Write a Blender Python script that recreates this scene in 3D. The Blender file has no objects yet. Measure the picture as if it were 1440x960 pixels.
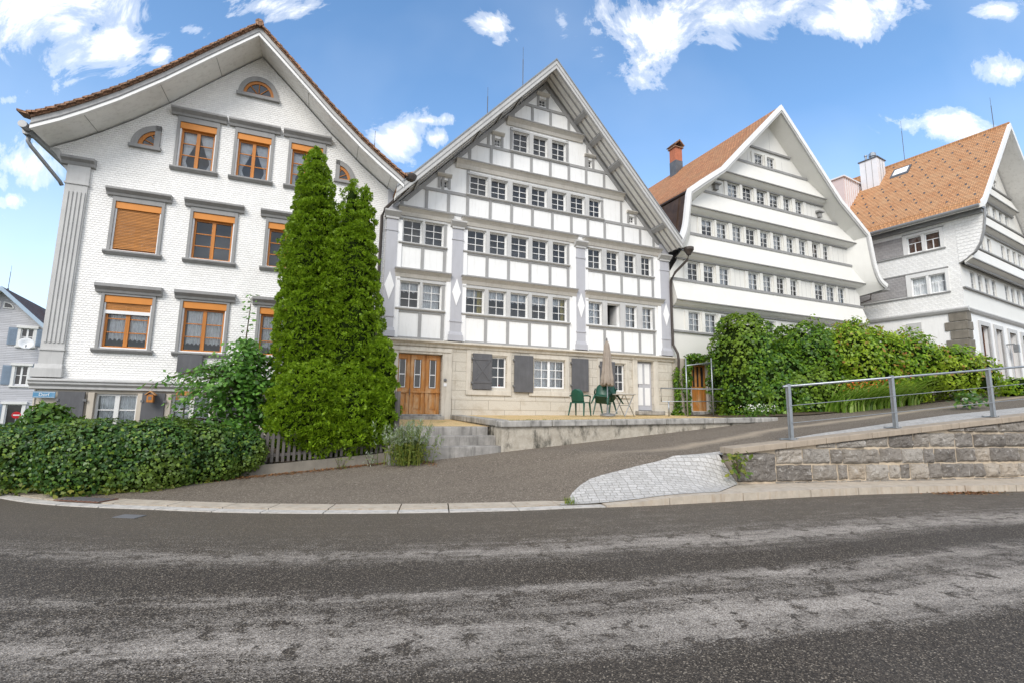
import bpy, bmesh, math, random
import numpy as np
from mathutils import Vector, Matrix, noise as mnoise
R = math.radians
random.seed(7); RNG = np.random.default_rng(11)
SC = bpy.context.scene
COL = SC.collection

# ------------------------------------------------------------------ nodes / materials
class NT:
    def __init__(s, tree):
        s.t = tree; s.n = tree.nodes; s.l = tree.links
    def node(s, typ, **kw):
        n = s.n.new(typ)
        for k, v in kw.items():
            if k == 'i':
                for a, b in v.items():
                    if isinstance(b, bpy.types.NodeSocket): s.l.new(b, n.inputs[a])
                    else: n.inputs[a].default_value = b
            else: setattr(n, k, v)
        return n
    def math(s, op, a, b=None, c=None, clamp=False):
        n = s.node('ShaderNodeMath', operation=op, use_clamp=clamp)
        for k, v in enumerate((a, b, c)):
            if v is None: continue
            if isinstance(v, bpy.types.NodeSocket): s.l.new(v, n.inputs[k])
            else: n.inputs[k].default_value = v
        return n.outputs[0]
    def mix(s, fac, a, b, mode='MIX'):
        n = s.node('ShaderNodeMix', data_type='RGBA', blend_type=mode)
        for k, v in ((0, fac), (6, a), (7, b)):
            if isinstance(v, bpy.types.NodeSocket): s.l.new(v, n.inputs[k])
            else: n.inputs[k].default_value = v if k == 0 else (*v[:3], 1)
        return n.outputs[2]
    def ramp(s, fac, stops, interp='LINEAR'):
        n = s.node('ShaderNodeValToRGB'); cr = n.color_ramp; cr.interpolation = interp
        while len(cr.elements) < len(stops): cr.elements.new(.5)
        for e, (p, c) in zip(cr.elements, stops):
            e.position = p; e.color = (c, c, c, 1) if isinstance(c, (int, float)) else (*c[:3], 1)
        s.l.new(fac, n.inputs[0]); return n.outputs[0]
    def noise(s, vec, scale, detail=4, rough=.55, dist=0):
        n = s.node('ShaderNodeTexNoise', i={'Scale': scale, 'Detail': detail, 'Roughness': rough, 'Distortion': dist})
        if vec is not None: s.l.new(vec, n.inputs['Vector'])
        return n.outputs['Fac']
    def scalev(s, vec, sc):
        n = s.node('ShaderNodeMapping', i={'Vector': vec, 'Scale': sc}); return n.outputs[0]

def newmat(name):
    m = bpy.data.materials.new(name); m.use_nodes = True
    t = NT(m.node_tree); t.n.clear()
    out = t.node('ShaderNodeOutputMaterial')
    b = t.node('ShaderNodeBsdfPrincipled')
    t.l.new(b.outputs[0], out.inputs[0])
    t.out = out; t.b = b
    tc = t.node('ShaderNodeTexCoord'); t.obj = tc.outputs['Object']; t.uv = tc.outputs['UV']
    return m, t
def setp(t, **kw):
    for k, v in kw.items():
        k = {'col': 'Base Color', 'rough': 'Roughness', 'metal': 'Metallic', 'spec': 'Specular IOR Level', 'normal': 'Normal'}[k]
        if isinstance(v, bpy.types.NodeSocket): t.l.new(v, t.b.inputs[k])
        else: t.b.inputs[k].default_value = (*v[:3], 1) if k == 'Base Color' else v
def bump(t, h, strength=.3, dist=.02):
    n = t.node('ShaderNodeBump', i={'Height': h, 'Strength': strength, 'Distance': dist}); return n.outputs[0]
def mul(c, k): return tuple(min(1, x * k) for x in c[:3])

def paint(name, col, rough=.55, var=.08, scale=2.5, grime=None, gamt=.25, bmp=.08, bscale=60, spec=.35, metal=0):
    """painted / plain surface with large soft variation, fine grain and patchy weathering"""
    m, t = newmat(name)
    n1 = t.noise(t.obj, scale, 5, .6)
    c = t.mix(t.ramp(n1, [(.3, 0), (.7, 1)]), mul(col, 1 - var), mul(col, 1 + var))
    if grime:
        n2 = t.noise(t.scalev(t.obj, (4.5, 4.5, .5)), 1.9, 8, .72)
        c = t.mix(t.math('MULTIPLY', t.ramp(n2, [(.5, 0), (.72, 1)]), gamt), c, grime)
    nb = t.noise(t.obj, bscale, 3, .6)
    setp(t, col=c, rough=rough, spec=spec, metal=metal, normal=bump(t, nb, bmp, .01))
    return m

def shingle(name, col, w, h, var=.1, dark=.55, b=.6, round_=True, grime=(.3, .29, .27)):
    """overlapping scale shingles, bump relief, with shade under each course painted in as darker colour"""
    m, t = newmat(name)
    br = t.node('ShaderNodeTexBrick', offset=.5, i={'Vector': t.uv, 'Scale': 1.0, 'Brick Width': w, 'Row Height': h, 'Mortar Size': .004,
        'Mortar Smooth': .5, 'Bias': 0, 'Color1': (*mul(col, 1 - var), 1), 'Color2': (*mul(col, 1 + var), 1), 'Mortar': (*mul(col, dark), 1)})
    sep = t.node('ShaderNodeSeparateXYZ', i={0: t.uv})
    row = t.math('DIVIDE', sep.outputs[1], h)
    fr = t.math('FRACT', row)
    # scalloped lower edge
    half = t.math('MULTIPLY', t.math('FLOORED_MODULO', t.math('FLOOR', row), 2.0), .5)
    u = t.math('FRACT', t.math('ADD', t.math('DIVIDE', sep.outputs[0], w), half))
    du = t.math('ABSOLUTE', t.math('SUBTRACT', u, .5))
    edge = t.math('MULTIPLY', t.math('POWER', t.math('MULTIPLY', du, 2), 2.0), .55 if round_ else .05)
    hgt = t.math('SUBTRACT', 1.0, fr)
    gap = t.ramp(t.math('SUBTRACT', fr, edge), [(0, 0), (.12, 1)])
    hgt = t.math('MULTIPLY', hgt, gap)
    n2 = t.noise(t.scalev(t.obj, (1, 1, .35)), 1.4, 7, .7)
    c = t.mix(t.math('MULTIPLY', t.ramp(n2, [(.45, 0), (.75, 1)]), .14), br.outputs[0], grime)
    c = t.mix(t.math('MULTIPLY', t.math('SUBTRACT', 1.0, gap), .34), c, mul(col, dark))  # paints shade along the lower edge of each shingle into the colour
    setp(t, col=c, rough=.65, spec=.25, normal=bump(t, hgt, b, .03))
    return m

def tiles(name, c1, c2, moss, w=.17, h=.16, dots=False):
    m, t = newmat(name)
    br = t.node('ShaderNodeTexBrick', offset=.5, i={'Vector': t.uv, 'Scale': 1.0, 'Brick Width': w, 'Row Height': h, 'Mortar Size': .012,
        'Mortar Smooth': .4, 'Bias': -.1, 'Color1': (*c1, 1), 'Color2': (*c2, 1), 'Mortar': (*mul(c1, .3), 1)})
    sep = t.node('ShaderNodeSeparateXYZ', i={0: t.uv})
    row = t.math('DIVIDE', sep.outputs[1], h); fr = t.math('FRACT', row)
    half = t.math('MULTIPLY', t.math('FLOORED_MODULO', t.math('FLOOR', row), 2.0), .5)
    u = t.math('FRACT', t.math('ADD', t.math('DIVIDE', sep.outputs[0], w), half))
    du = t.math('MULTIPLY', t.math('ABSOLUTE', t.math('SUBTRACT', u, .5)), 2)
    hgt = t.math('ADD', t.math('SUBTRACT', 1.0, fr), t.math('MULTIPLY', t.math('SUBTRACT', 1.0, t.math('POWER', du, 2)), .5))
    n1 = t.noise(t.obj, 1.3, 7, .7); n2 = t.noise(t.obj, 7, 4, .6)
    c = t.mix(t.math('MULTIPLY', t.ramp(n1, [(.45, 0), (.7, 1)]), .55), br.outputs[0], moss)
    c = t.mix(t.math('MULTIPLY', t.ramp(n2, [(.5, 0), (.75, 1)]), .35), c, mul(c1, .45))
    setp(t, col=c, rough=.8, spec=.2, normal=bump(t, hgt, 1.0, .06))
    return m

def woodmat(name, col, axis=2, var=.25, rough=.5, worn=None):
    m, t = newmat(name)
    sc = [18, 18, 18]; sc[axis] = 1.2
    n = t.noise(t.scalev(t.obj, tuple(sc)), 1.6, 6, .6, .4)
    c = t.mix(t.ramp(n, [(.3, 0), (.7, 1)]), mul(col, 1 - var), mul(col, 1 + var))
    if worn:
        n2 = t.noise(t.scalev(t.obj, (3, 3, 1.2)), 1.5, 5, .6)
        c = t.mix(t.ramp(n2, [(.48, 0), (.68, .85)]), c, worn)
    setp(t, col=c, rough=rough, spec=.35, normal=bump(t, n, .2, .01))
    return m

def leafmat(name, cols, rough=.45, trans=.28, nscale=1.1, patch=None):
    """every leaf gets its own tint, plus broad drifts of colour through the plant"""
    m, t = newmat(name)
    g = t.node('ShaderNodeNewGeometry')
    c = t.ramp(g.outputs['Random Per Island'], [(i / (len(cols) - 1), k) for i, k in enumerate(cols)])
    if patch:
        n = t.noise(t.obj, nscale, 4, .6)
        c = t.mix(t.ramp(n, [(.47, 0), (.6, .8)]), c, t.mix(g.outputs['Random Per Island'], mul(patch, .6), mul(patch, 1.35)))
    setp(t, col=c, rough=rough, spec=.4)
    tr = t.node('ShaderNodeBsdfTranslucent', i={'Color': t.mix(.5, c, (.25, .4, .03))})
    mx = t.node('ShaderNodeMixShader', i={0: trans, 1: t.b.outputs[0], 2: tr.outputs[0]})
    t.l.new(mx.outputs[0], t.out.inputs[0])
    return m

def glassmat(name, tint=(.93, .95, .96), ior=1.6):
    m, t = newmat(name)
    fr = t.node('ShaderNodeFresnel', i={'IOR': ior})
    n = t.noise(t.obj, 1.8, 2, .5)
    gl = t.node('ShaderNodeBsdfGlossy', i={'Color': (.95, .97, 1, 1), 'Roughness': .02, 'Normal': bump(t, n, .05, .05)})
    tr = t.node('ShaderNodeBsdfTransparent', i={'Color': (*tint, 1)})
    mx = t.node('ShaderNodeMixShader', i={0: fr.outputs[0], 1: tr.outputs[0], 2: gl.outputs[0]})
    t.l.new(mx.outputs[0], t.out.inputs[0])
    return m

MT = {}
def build_materials():
    P = paint
    MT['shingle'] = shingle('white_scale_shingles', (.86, .845, .82), .095, .062, .05, .80, .7)
    MT['shingle4'] = shingle('white_side_shingles', (.86, .85, .83), .24, .16, .04, .72, .55)
    MT['shingle4g'] = shingle('grey_side_shingles', (.37, .355, .355), .2, .13, .1, .6, .5)
    MT['shingle5'] = shingle('grey_lap_siding', (.52, .52, .55), 1.6, .11, round_=False, b=.5)
    MT['white'] = P('white_painted_boards', (.85, .845, .83), .5, .03, 1.2, (.5, .48, .44), .3)
    MT['white3'] = P('ivory_painted_boards', (.76, .745, .70), .5, .03, 1.2, (.55, .53, .46), .14)
    MT['panel'] = P('fresh_white_panel', (.87, .865, .86), .5, .02, 1.2, (.55, .53, .49), .22)
    MT['soffit'] = P('pale_soffit_boards', (.87, .855, .82), .6, .05, 1.2, (.42, .40, .36), .4)
    MT['greytrim'] = P('mid_grey_trim', (.30, .295, .29), .55, .1, 3, (.17, .165, .16), .4)
    MT['lightgrey'] = P('light_grey_trim', (.52, .515, .505), .55, .07, 3, (.3, .29, .28), .35)
    MT['timber'] = P('grey_painted_timber', (.335, .33, .325), .6, .08, 3, (.22, .21, .2), .35)
    MT['pilaster'] = P('lavender_grey_pilaster', (.46, .46, .49), .55, .05, 2, (.3, .3, .31), .25)
    MT['cream'] = P('cream_grey_moulding', (.58, .55, .50), .6, .06, 2, (.34, .31, .27), .45)
    MT['darktrim'] = P('dark_grey_line', (.16, .16, .165), .6, .1, 3)
    MT['sash'] = P('off_white_window_sash', (.74, .735, .72), .45, .04, 3, (.4, .38, .35), .3)
    MT['orange'] = P('orange_ochre_paint', (.66, .25, .045), .45, .06, 4)
    MT['orangewood'] = woodmat('orange_wood', (.50, .185, .035), 2, .2, .4)
    MT['slats'] = woodmat('wooden_slats', (.46, .19, .045), 0, .35, .5)
    MT['doorwood'] = woodmat('weathered_door_wood', (.50, .215, .055), 2, .3, .5, (.62, .42, .24))
    MT['greywood'] = woodmat('silvered_wood', (.105, .095, .088), 2, .4, .8)
    MT['shutter'] = P('slate_grey_shutter_paint', (.105, .105, .112), .6, .12, 3, (.2, .2, .21), .35)
    MT['stone'] = None
    MT['metal'] = P('galvanised_steel', (.34, .365, .39), .38, .12, 8, (.3, .31, .33), .4, metal=.75)
    MT['pipe'] = P('dark_brown_pipe', (.075, .062, .055), .45, .15, 6, metal=.3)
    MT['zinc'] = P('zinc_gutter', (.28, .285, .29), .45, .1, 6, metal=.5)
    MT['copper'] = P('aged_copper_sheet', (.10, .065, .045), .5, .35, 2.2, (.04, .035, .03), .7, metal=.4)
    MT['whitesheet'] = P('pale_pink_metal_sheet', (.66, .55, .53), .4, .05, 2)
    MT['chimsheet'] = P('white_metal_sheet', (.74, .73, .74), .4, .04, 2)
    MT['brick'] = P('red_chimney_render', (.44, .155, .085), .8, .15, 5)
    MT['lead'] = P('lead_flashing', (.11, .12, .135), .6, .2, 4)
    MT['tile1'] = tiles('brown_clay_tiles', (.36, .20, .12), (.24, .13, .085), (.16, .13, .10))
    MT['tile3'] = tiles('terracotta_tiles', (.60, .29, .14), (.42, .18, .085), (.33, .21, .11))
    MT['tile4'] = tiles('orange_plain_tiles', (.62, .335, .17), (.52, .245, .11), (.56, .35, .19), .19, .15)
    MT['tile5'] = tiles('dark_brown_tiles', (.14, .10, .09), (.10, .075, .07), (.08, .07, .065), .25, .25)
    MT['lace'] = P('white_lace_curtain', (.86, .86, .86), .8, .12, 12)
    MT['yellowcloth'] = P('yellow_curtain', (.62, .50, .16), .8, .1, 6)
    MT['room'] = P('dim_room_wall', (.42, .41, .41), .9, .2, 1)
    MT['glass'] = glassmat('window_glass')
    MT['darkglass'] = P('dark_glass', (.04, .038, .038), .06, .2, 3, bmp=0, spec=.7)
    MT['greenplastic'] = P('dark_green_plastic', (.012, .075, .05), .35, .1, 5, bmp=.02)
    MT['parasol'] = P('taupe_parasol_fabric', (.33, .28, .235), .85, .1, 5)
    MT['blue'] = P('enamel_blue', (.10, .27, .44), .35, .12, 8, (.35, .38, .4), .3)
    MT['bluegrey'] = P('blue_grey_paint', (.22, .28, .36), .5, .08, 3)
    MT['bluetrim'] = P('pale_blue_fascia', (.40, .50, .60), .5, .05, 3)
    MT['red'] = P('sign_red', (.55, .012, .02), .4, .05, 5)
    MT['signwhite'] = P('sign_white', (.82, .82, .82), .4, .03, 5)
    MT['bark'] = P('bark', (.09, .065, .045), .9, .3, 12, bmp=.5, bscale=40)
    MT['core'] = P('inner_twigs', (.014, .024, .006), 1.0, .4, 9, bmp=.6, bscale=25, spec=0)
    MT['rust'] = P('rusty_iron', (.15, .075, .05), .75, .3, 12)
    MT['litter'] = leafmat('dry_leaf_litter', [(.16, .06, .025), (.28, .12, .05), (.12, .06, .03), (.35, .2, .09)], .8, .1)
    # sandstone ashlar of the ground floor
    m, t = newmat('sandstone_ashlar')
    br = t.node('ShaderNodeTexBrick', offset=.5, i={'Vector': t.uv, 'Scale': 1.0, 'Brick Width': 1.15, 'Row Height': .31, 'Mortar Size': .007, 'Mortar Smooth': .2, 'Bias': 0,
        'Color1': (.64, .60, .525, 1), 'Color2': (.59, .55, .48, 1), 'Mortar': (.30, .26, .21, 1)})
    n1 = t.noise(t.scalev(t.obj, (1, 1, 1.3)), 1.8, 8, .7); n2 = t.noise(t.obj, 35, 4, .6)
    c = t.mix(t.ramp(n1, [(.5, 0), (.75, .6)]), br.outputs[0], (.36, .29, .2))
    c = t.mix(t.math('MULTIPLY', t.ramp(n2, [(.35, 1), (.6, 0)]), .25), c, (.3, .26, .2))
    setp(t, col=c, rough=.85, spec=.2, normal=bump(t, t.math('ADD', t.math('MULTIPLY', n2, .4), t.math('MULTIPLY', br.outputs['Fac'], -1.0)), .35, .012))
    MT['stone'] = m
    MT['stonetrim'] = P('sandstone_trim', (.62, .575, .50), .8, .1, 3, (.3, .25, .18), .55, .2, 45)
    MT['plaster1'] = P('beige_plaster', (.56, .50, .42), .85, .06, 2, (.4, .34, .27), .4, .15, 45)
    # mossy rendered garden wall
    m, t = newmat('stained_render')
    n1 = t.noise(t.scalev(t.obj, (1.2, 1.2, .55)), 1.6, 8, .72); n2 = t.noise(t.obj, 5, 6, .7); n3 = t.noise(t.obj, 40, 3, .6)
    c = t.mix(t.ramp(n2, [(.35, 0), (.65, 1)]), (.36, .32, .26), (.52, .475, .40))
    c = t.mix(t.ramp(n1, [(.51, 0), (.63, .9)]), c, (.055, .053, .042))
    setp(t, col=c, rough=.9, spec=.15, normal=bump(t, t.math('ADD', n2, t.math('MULTIPLY', n3, .3)), .5, .03))
    MT['render'] = m
    MT['coping'] = P('grey_stone_slab', (.34, .325, .30), .85, .35, 4.5, (.05, .048, .042), .92, .4, 30)
    MT['wallcoping'] = P('sandstone_coping', (.36, .30, .235), .85, .15, 2.5, (.17, .14, .11), .6, .3, 35)
    MT['step'] = P('worn_granite_step', (.29, .275, .255), .85, .3, 3, (.07, .066, .06), .85, .4, 30)  # dark patches are grime, deepened to stand in for shadow at the risers
    MT['concrete'] = P('old_concrete', (.20, .18, .15), .9, .2, 3, (.12, .11, .09), .6, .4, 30)
    MT['kerbstone'] = P('granite_kerb', (.46, .40, .325), .85, .15, 5, (.30, .19, .11), .6, .35, 40)
    MT['whitestone'] = P('white_gutter_stone', (.52, .49, .45), .85, .15, 6, (.24, .21, .175), .7, .3, 40)
    MT['mortar'] = P('pale_mortar', (.56, .46, .34), .9, .15, 6, bmp=.5, bscale=50)
    # rubble stones: every block its own tone
    m, t = newmat('quarried_grey_blocks')
    g = t.node('ShaderNodeNewGeometry')
    c0 = t.ramp(g.outputs['Random Per Island'], [(0, (.15, .135, .122)), (.22, (.24, .215, .19)), (.42, (.33, .295, .255)), (.62, (.18, .163, .148)), (.78, (.46, .425, .38)), (1, (.50, .41, .31))])
    n1 = t.noise(t.obj, 3.5, 8, .7); n2 = t.noise(t.obj, 20, 6, .7); n3 = t.noise(t.obj, 9, 7, .75)
    c = t.mix(t.ramp(n1, [(.3, 0), (.7, .55)]), c0, (.31, .28, .245))
    c = t.mix(t.ramp(n3, [(.56, 0), (.64, .8)]), c, (.54, .51, .47))
    c = t.mix(t.ramp(n3, [(.32, .8), (.43, 0)]), c, (.045, .04, .037))
    setp(t, col=c, rough=.8, spec=.25, normal=bump(t, t.math('ADD', n1, t.math('MULTIPLY', n2, .6)), 1.0, .09))
    MT['rubble'] = m
    # asphalt of the street: worn pale wheel bands run with the kerb (UV: along, distance from kerb)
    m, t = newmat('worn_asphalt')
    sep = t.node('ShaderNodeSeparateXYZ', i={0: t.uv})
    st = t.scalev(t.uv, (.35, 1.6, 1))
    w1 = t.noise(st, 1.1, 6, .65); w2 = t.noise(t.scalev(t.uv, (.5, 1.5, 1)), 3.2, 8, .75); w3 = t.noise(t.scalev(t.uv, (.16, 4.5, 1)), 1.6, 7, .75)
    d = t.math('ADD', sep.outputs[1], t.math('MULTIPLY', t.math('SUBTRACT', w1, .5), .34))
    band = t.ramp(t.math('DIVIDE', d, 8.0), [(0, .16), (.16, .2), (.225, .36), (.268, .8), (.30, .35), (.335, .06), (.38, .10), (.413, .66), (.44, .36), (.475, .5), (.51, 1.0), (.545, .6), (.578, .1), (.72, .03), (1, .1)])
    along = t.ramp(t.math('ADD', t.math('DIVIDE', sep.outputs[0], 40.0), t.math('MULTIPLY', t.math('SUBTRACT', w1, .5), .12)), [(.25, .4), (.42, .6), (.56, 1)])
    brk = t.math('MULTIPLY', t.ramp(w2, [(.34, .4), (.64, 1.2)]), t.ramp(w3, [(.32, .5), (.62, 1.15)]))
    wear = t.math('MULTIPLY', t.math('MULTIPLY', band, along), brk)
    gr = t.node('ShaderNodeTexVoronoi', i={'Vector': t.obj, 'Scale': 115.0})
    gsep = t.node('ShaderNodeSeparateColor', i={0: gr.outputs['Color']})
    gn = t.noise(t.obj, 210, 3, .7)
    basec = t.ramp(gsep.outputs[0], [(0, (.018, .0135, .010)), (.5, (.050, .0395, .030)), (.8, (.092, .074, .056)), (.93, (.18, .148, .112)), (1, (.40, .34, .265))])
    wearc = t.ramp(gsep.outputs[0], [(0, (.17, .143, .12)), (.4, (.34, .298, .255)), (1, (.60, .54, .47))])
    pit = t.ramp(t.noise(t.obj, 4.5, 7, .75), [(.38, .15), (.48, 1)])
    thr = t.math('ADD', t.math('MULTIPLY', gsep.outputs[1], .55), t.math('MULTIPLY', gn, .3))
    wm = t.ramp(t.math('SUBTRACT', t.math('MULTIPLY', wear, pit), t.math('MULTIPLY', thr, .5)), [(-.26, 0), (.02, .34), (.42, .95)])
    basec = t.mix(t.ramp(t.math('DIVIDE', d, 8.0), [(.14, .5), (.26, .12), (.32, 0)]), basec, (.155, .128, .095))
    c = t.mix(wm, basec, wearc)
    pt = t.noise(t.obj, .55, 5, .6)
    c = t.mix(t.math('MULTIPLY', t.ramp(pt, [(.35, 0), (.7, 1)]), .3), c, (.10, .088, .075))
    setp(t, col=c, rough=.8, spec=.3, normal=bump(t, t.math('ADD', gr.outputs['Distance'], t.math('MULTIPLY', gn, .6)), .55, .012))
    MT['asphalt'] = m
    # browner asphalt of the ramp
    m, t = newmat('brown_asphalt')
    gr = t.node('ShaderNodeTexVoronoi', i={'Vector': t.obj, 'Scale': 70.0})
    gsep = t.node('ShaderNodeSeparateColor', i={0: gr.outputs['Color']})
    gn = t.noise(t.obj, 110, 3, .6)
    c = t.ramp(gsep.outputs[0], [(0, (.095, .078, .061)), (.6, (.152, .126, .099)), (.9, (.215, .18, .143)), (1, (.35, .30, .24))])
    pt = t.noise(t.scalev(t.obj, (.5, 1.3, 1)), 1.2, 7, .65)
    c = t.mix(t.math('MULTIPLY', t.ramp(pt, [(.42, 0), (.72, 1)]), .5), c, (.21, .178, .14))
    sp = t.node('ShaderNodeSeparateXYZ', i={0: t.obj})
    # pale worn track that climbs the ramp beside the paving
    tr = t.math('ABSOLUTE', t.math('SUBTRACT', t.math('ADD', sp.outputs[1], t.math('MULTIPLY', t.noise(t.scalev(t.obj, (.5, .5, 1)), 1.1, 5, .6), .9)), -5.75))
    trm = t.math('MULTIPLY', t.ramp(tr, [(.0, .8), (.3, 0)]), t.ramp(t.math('DIVIDE', sp.outputs[0], 20.0), [(.17, 0), (.32, .8), (.9, 1)]))
    c = t.mix(trm, c, (.44, .365, .275))
    setp(t, col=c, rough=.85, spec=.25, normal=bump(t, t.math('ADD', gr.outputs['Distance'], gn), .5, .01))
    MT['ramp'] = m
    # pale setts
    m, t = newmat('pale_granite_setts')
    dn = t.noise(t.obj, 1.3, 2, .5)
    mp = t.node('ShaderNodeMapping', i={'Vector': t.obj, 'Rotation': (0, 0, R(18))})
    vm = t.node('ShaderNodeVectorMath', operation='ADD', i={0: mp.outputs[0]})
    cx = t.node('ShaderNodeCombineXYZ', i={0: t.math('MULTIPLY', dn, .18), 1: t.math('MULTIPLY', dn, .12)}); t.l.new(cx.outputs[0], vm.inputs[1])
    br = t.node('ShaderNodeTexBrick', offset=.45, squash=.8, i={'Vector': vm.outputs[0], 'Scale': 1.0, 'Brick Width': .17, 'Row Height': .105, 'Mortar Size': .007, 'Mortar Smooth': .4, 'Bias': .1,
        'Color1': (.60, .58, .555, 1), 'Color2': (.47, .455, .435, 1), 'Mortar': (.29, .27, .24, 1)})
    n2 = t.noise(t.obj, 30, 5, .7); n3 = t.noise(t.obj, 4, 5, .7)
    c = t.mix(t.math('MULTIPLY', t.ramp(n3, [(.45, 0), (.7, 1)]), .5), br.outputs[0], (.40, .375, .34))
    c = t.mix(t.math('MULTIPLY', t.ramp(n2, [(.4, 1), (.55, 0)]), .4), c, (.25, .235, .21))
    setp(t, col=c, rough=.8, spec=.3, normal=bump(t, t.math('SUBTRACT', t.math('MULTIPLY', n2, .35), br.outputs['Fac']), .7, .02))
    MT['setts'] = m
    # yellowish gravel, soil, grass
    m, t = newmat('yellow_gravel')
    n1 = t.noise(t.obj, 60, 4, .7); n2 = t.noise(t.obj, 2.2, 6, .7)
    c = t.ramp(n1, [(.3, (.42, .29, .13)), (.5, (.66, .48, .25)), (.7, (.82, .66, .42))])
    c = t.mix(t.ramp(n2, [(.52, 0), (.68, .75)]), c, (.22, .22, .07))
    setp(t, col=c, rough=.95, spec=.1, normal=bump(t, n1, .8, .03)); MT['gravel'] = m
    MT['soil'] = P('garden_soil', (.085, .06, .04), .95, .35, 6, (.05, .07, .02), .6, .7, 25)
    MT['field'] = P('distant_ground', (.10, .11, .06), .95, .3, .4, (.07, .09, .03), .6, .5, 3)
    # leaves
    MT['thuja'] = leafmat('thuja_sprays', [(.085, .16, .007), (.15, .265, .009), (.23, .37, .013), (.33, .49, .02), (.17, .29, .011)], .5, .34)
    MT['ivy'] = leafmat('ivy_leaves', [(.018, .05, .014), (.028, .08, .018), (.042, .11, .022), (.06, .145, .026), (.09, .185, .03), (.24, .34, .035)], .36, .2, .9, (.14, .21, .03))
    MT['sapling'] = leafmat('broad_green_leaves', [(.04, .12, .018), (.07, .18, .026), (.11, .26, .035), (.16, .34, .045)], .4, .3)
    MT['bushdark'] = leafmat('dark_bush_leaves', [(.03, .09, .014), (.06, .15, .018), (.14, .24, .03)], .45, .25)
    MT['creeper'] = leafmat('creeper_leaves', [(.028, .085, .012), (.055, .14, .014), (.10, .215, .016), (.18, .31, .018), (.08, .16, .014)], .42, .26, .6, (.17, .26, .02))
    MT['shrub'] = leafmat('bright_shrub_leaves', [(.08, .17, .012), (.15, .29, .016), (.25, .40, .022), (.34, .48, .03)], .42, .36, .7, (.36, .46, .03))
    MT['redtip'] = leafmat('reddish_leaf_tips', [(.22, .12, .02), (.32, .16, .03), (.26, .22, .03), (.30, .10, .03)], .45, .3)
    MT['blade'] = leafmat('grass_blades', [(.08, .18, .015), (.16, .29, .03), (.27, .40, .06), (.38, .46, .13)], .4, .35)
    MT['silver'] = leafmat('silvery_leaves', [(.22, .27, .18), (.34, .38, .29), (.14, .2, .07), (.2, .26, .08)], .6, .2)
    MT['weed'] = leafmat('weed_leaves', [(.06, .12, .02), (.14, .2, .03), (.26, .25, .04), (.1, .17, .03)], .5, .3)
    MT['flowerorange'] = P('orange_blossom', (.70, .13, .02), .6, .2, 9)
    MT['flowerwhite'] = P('white_blossom', (.75, .74, .68), .6, .1, 9)
build_materials()

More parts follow.
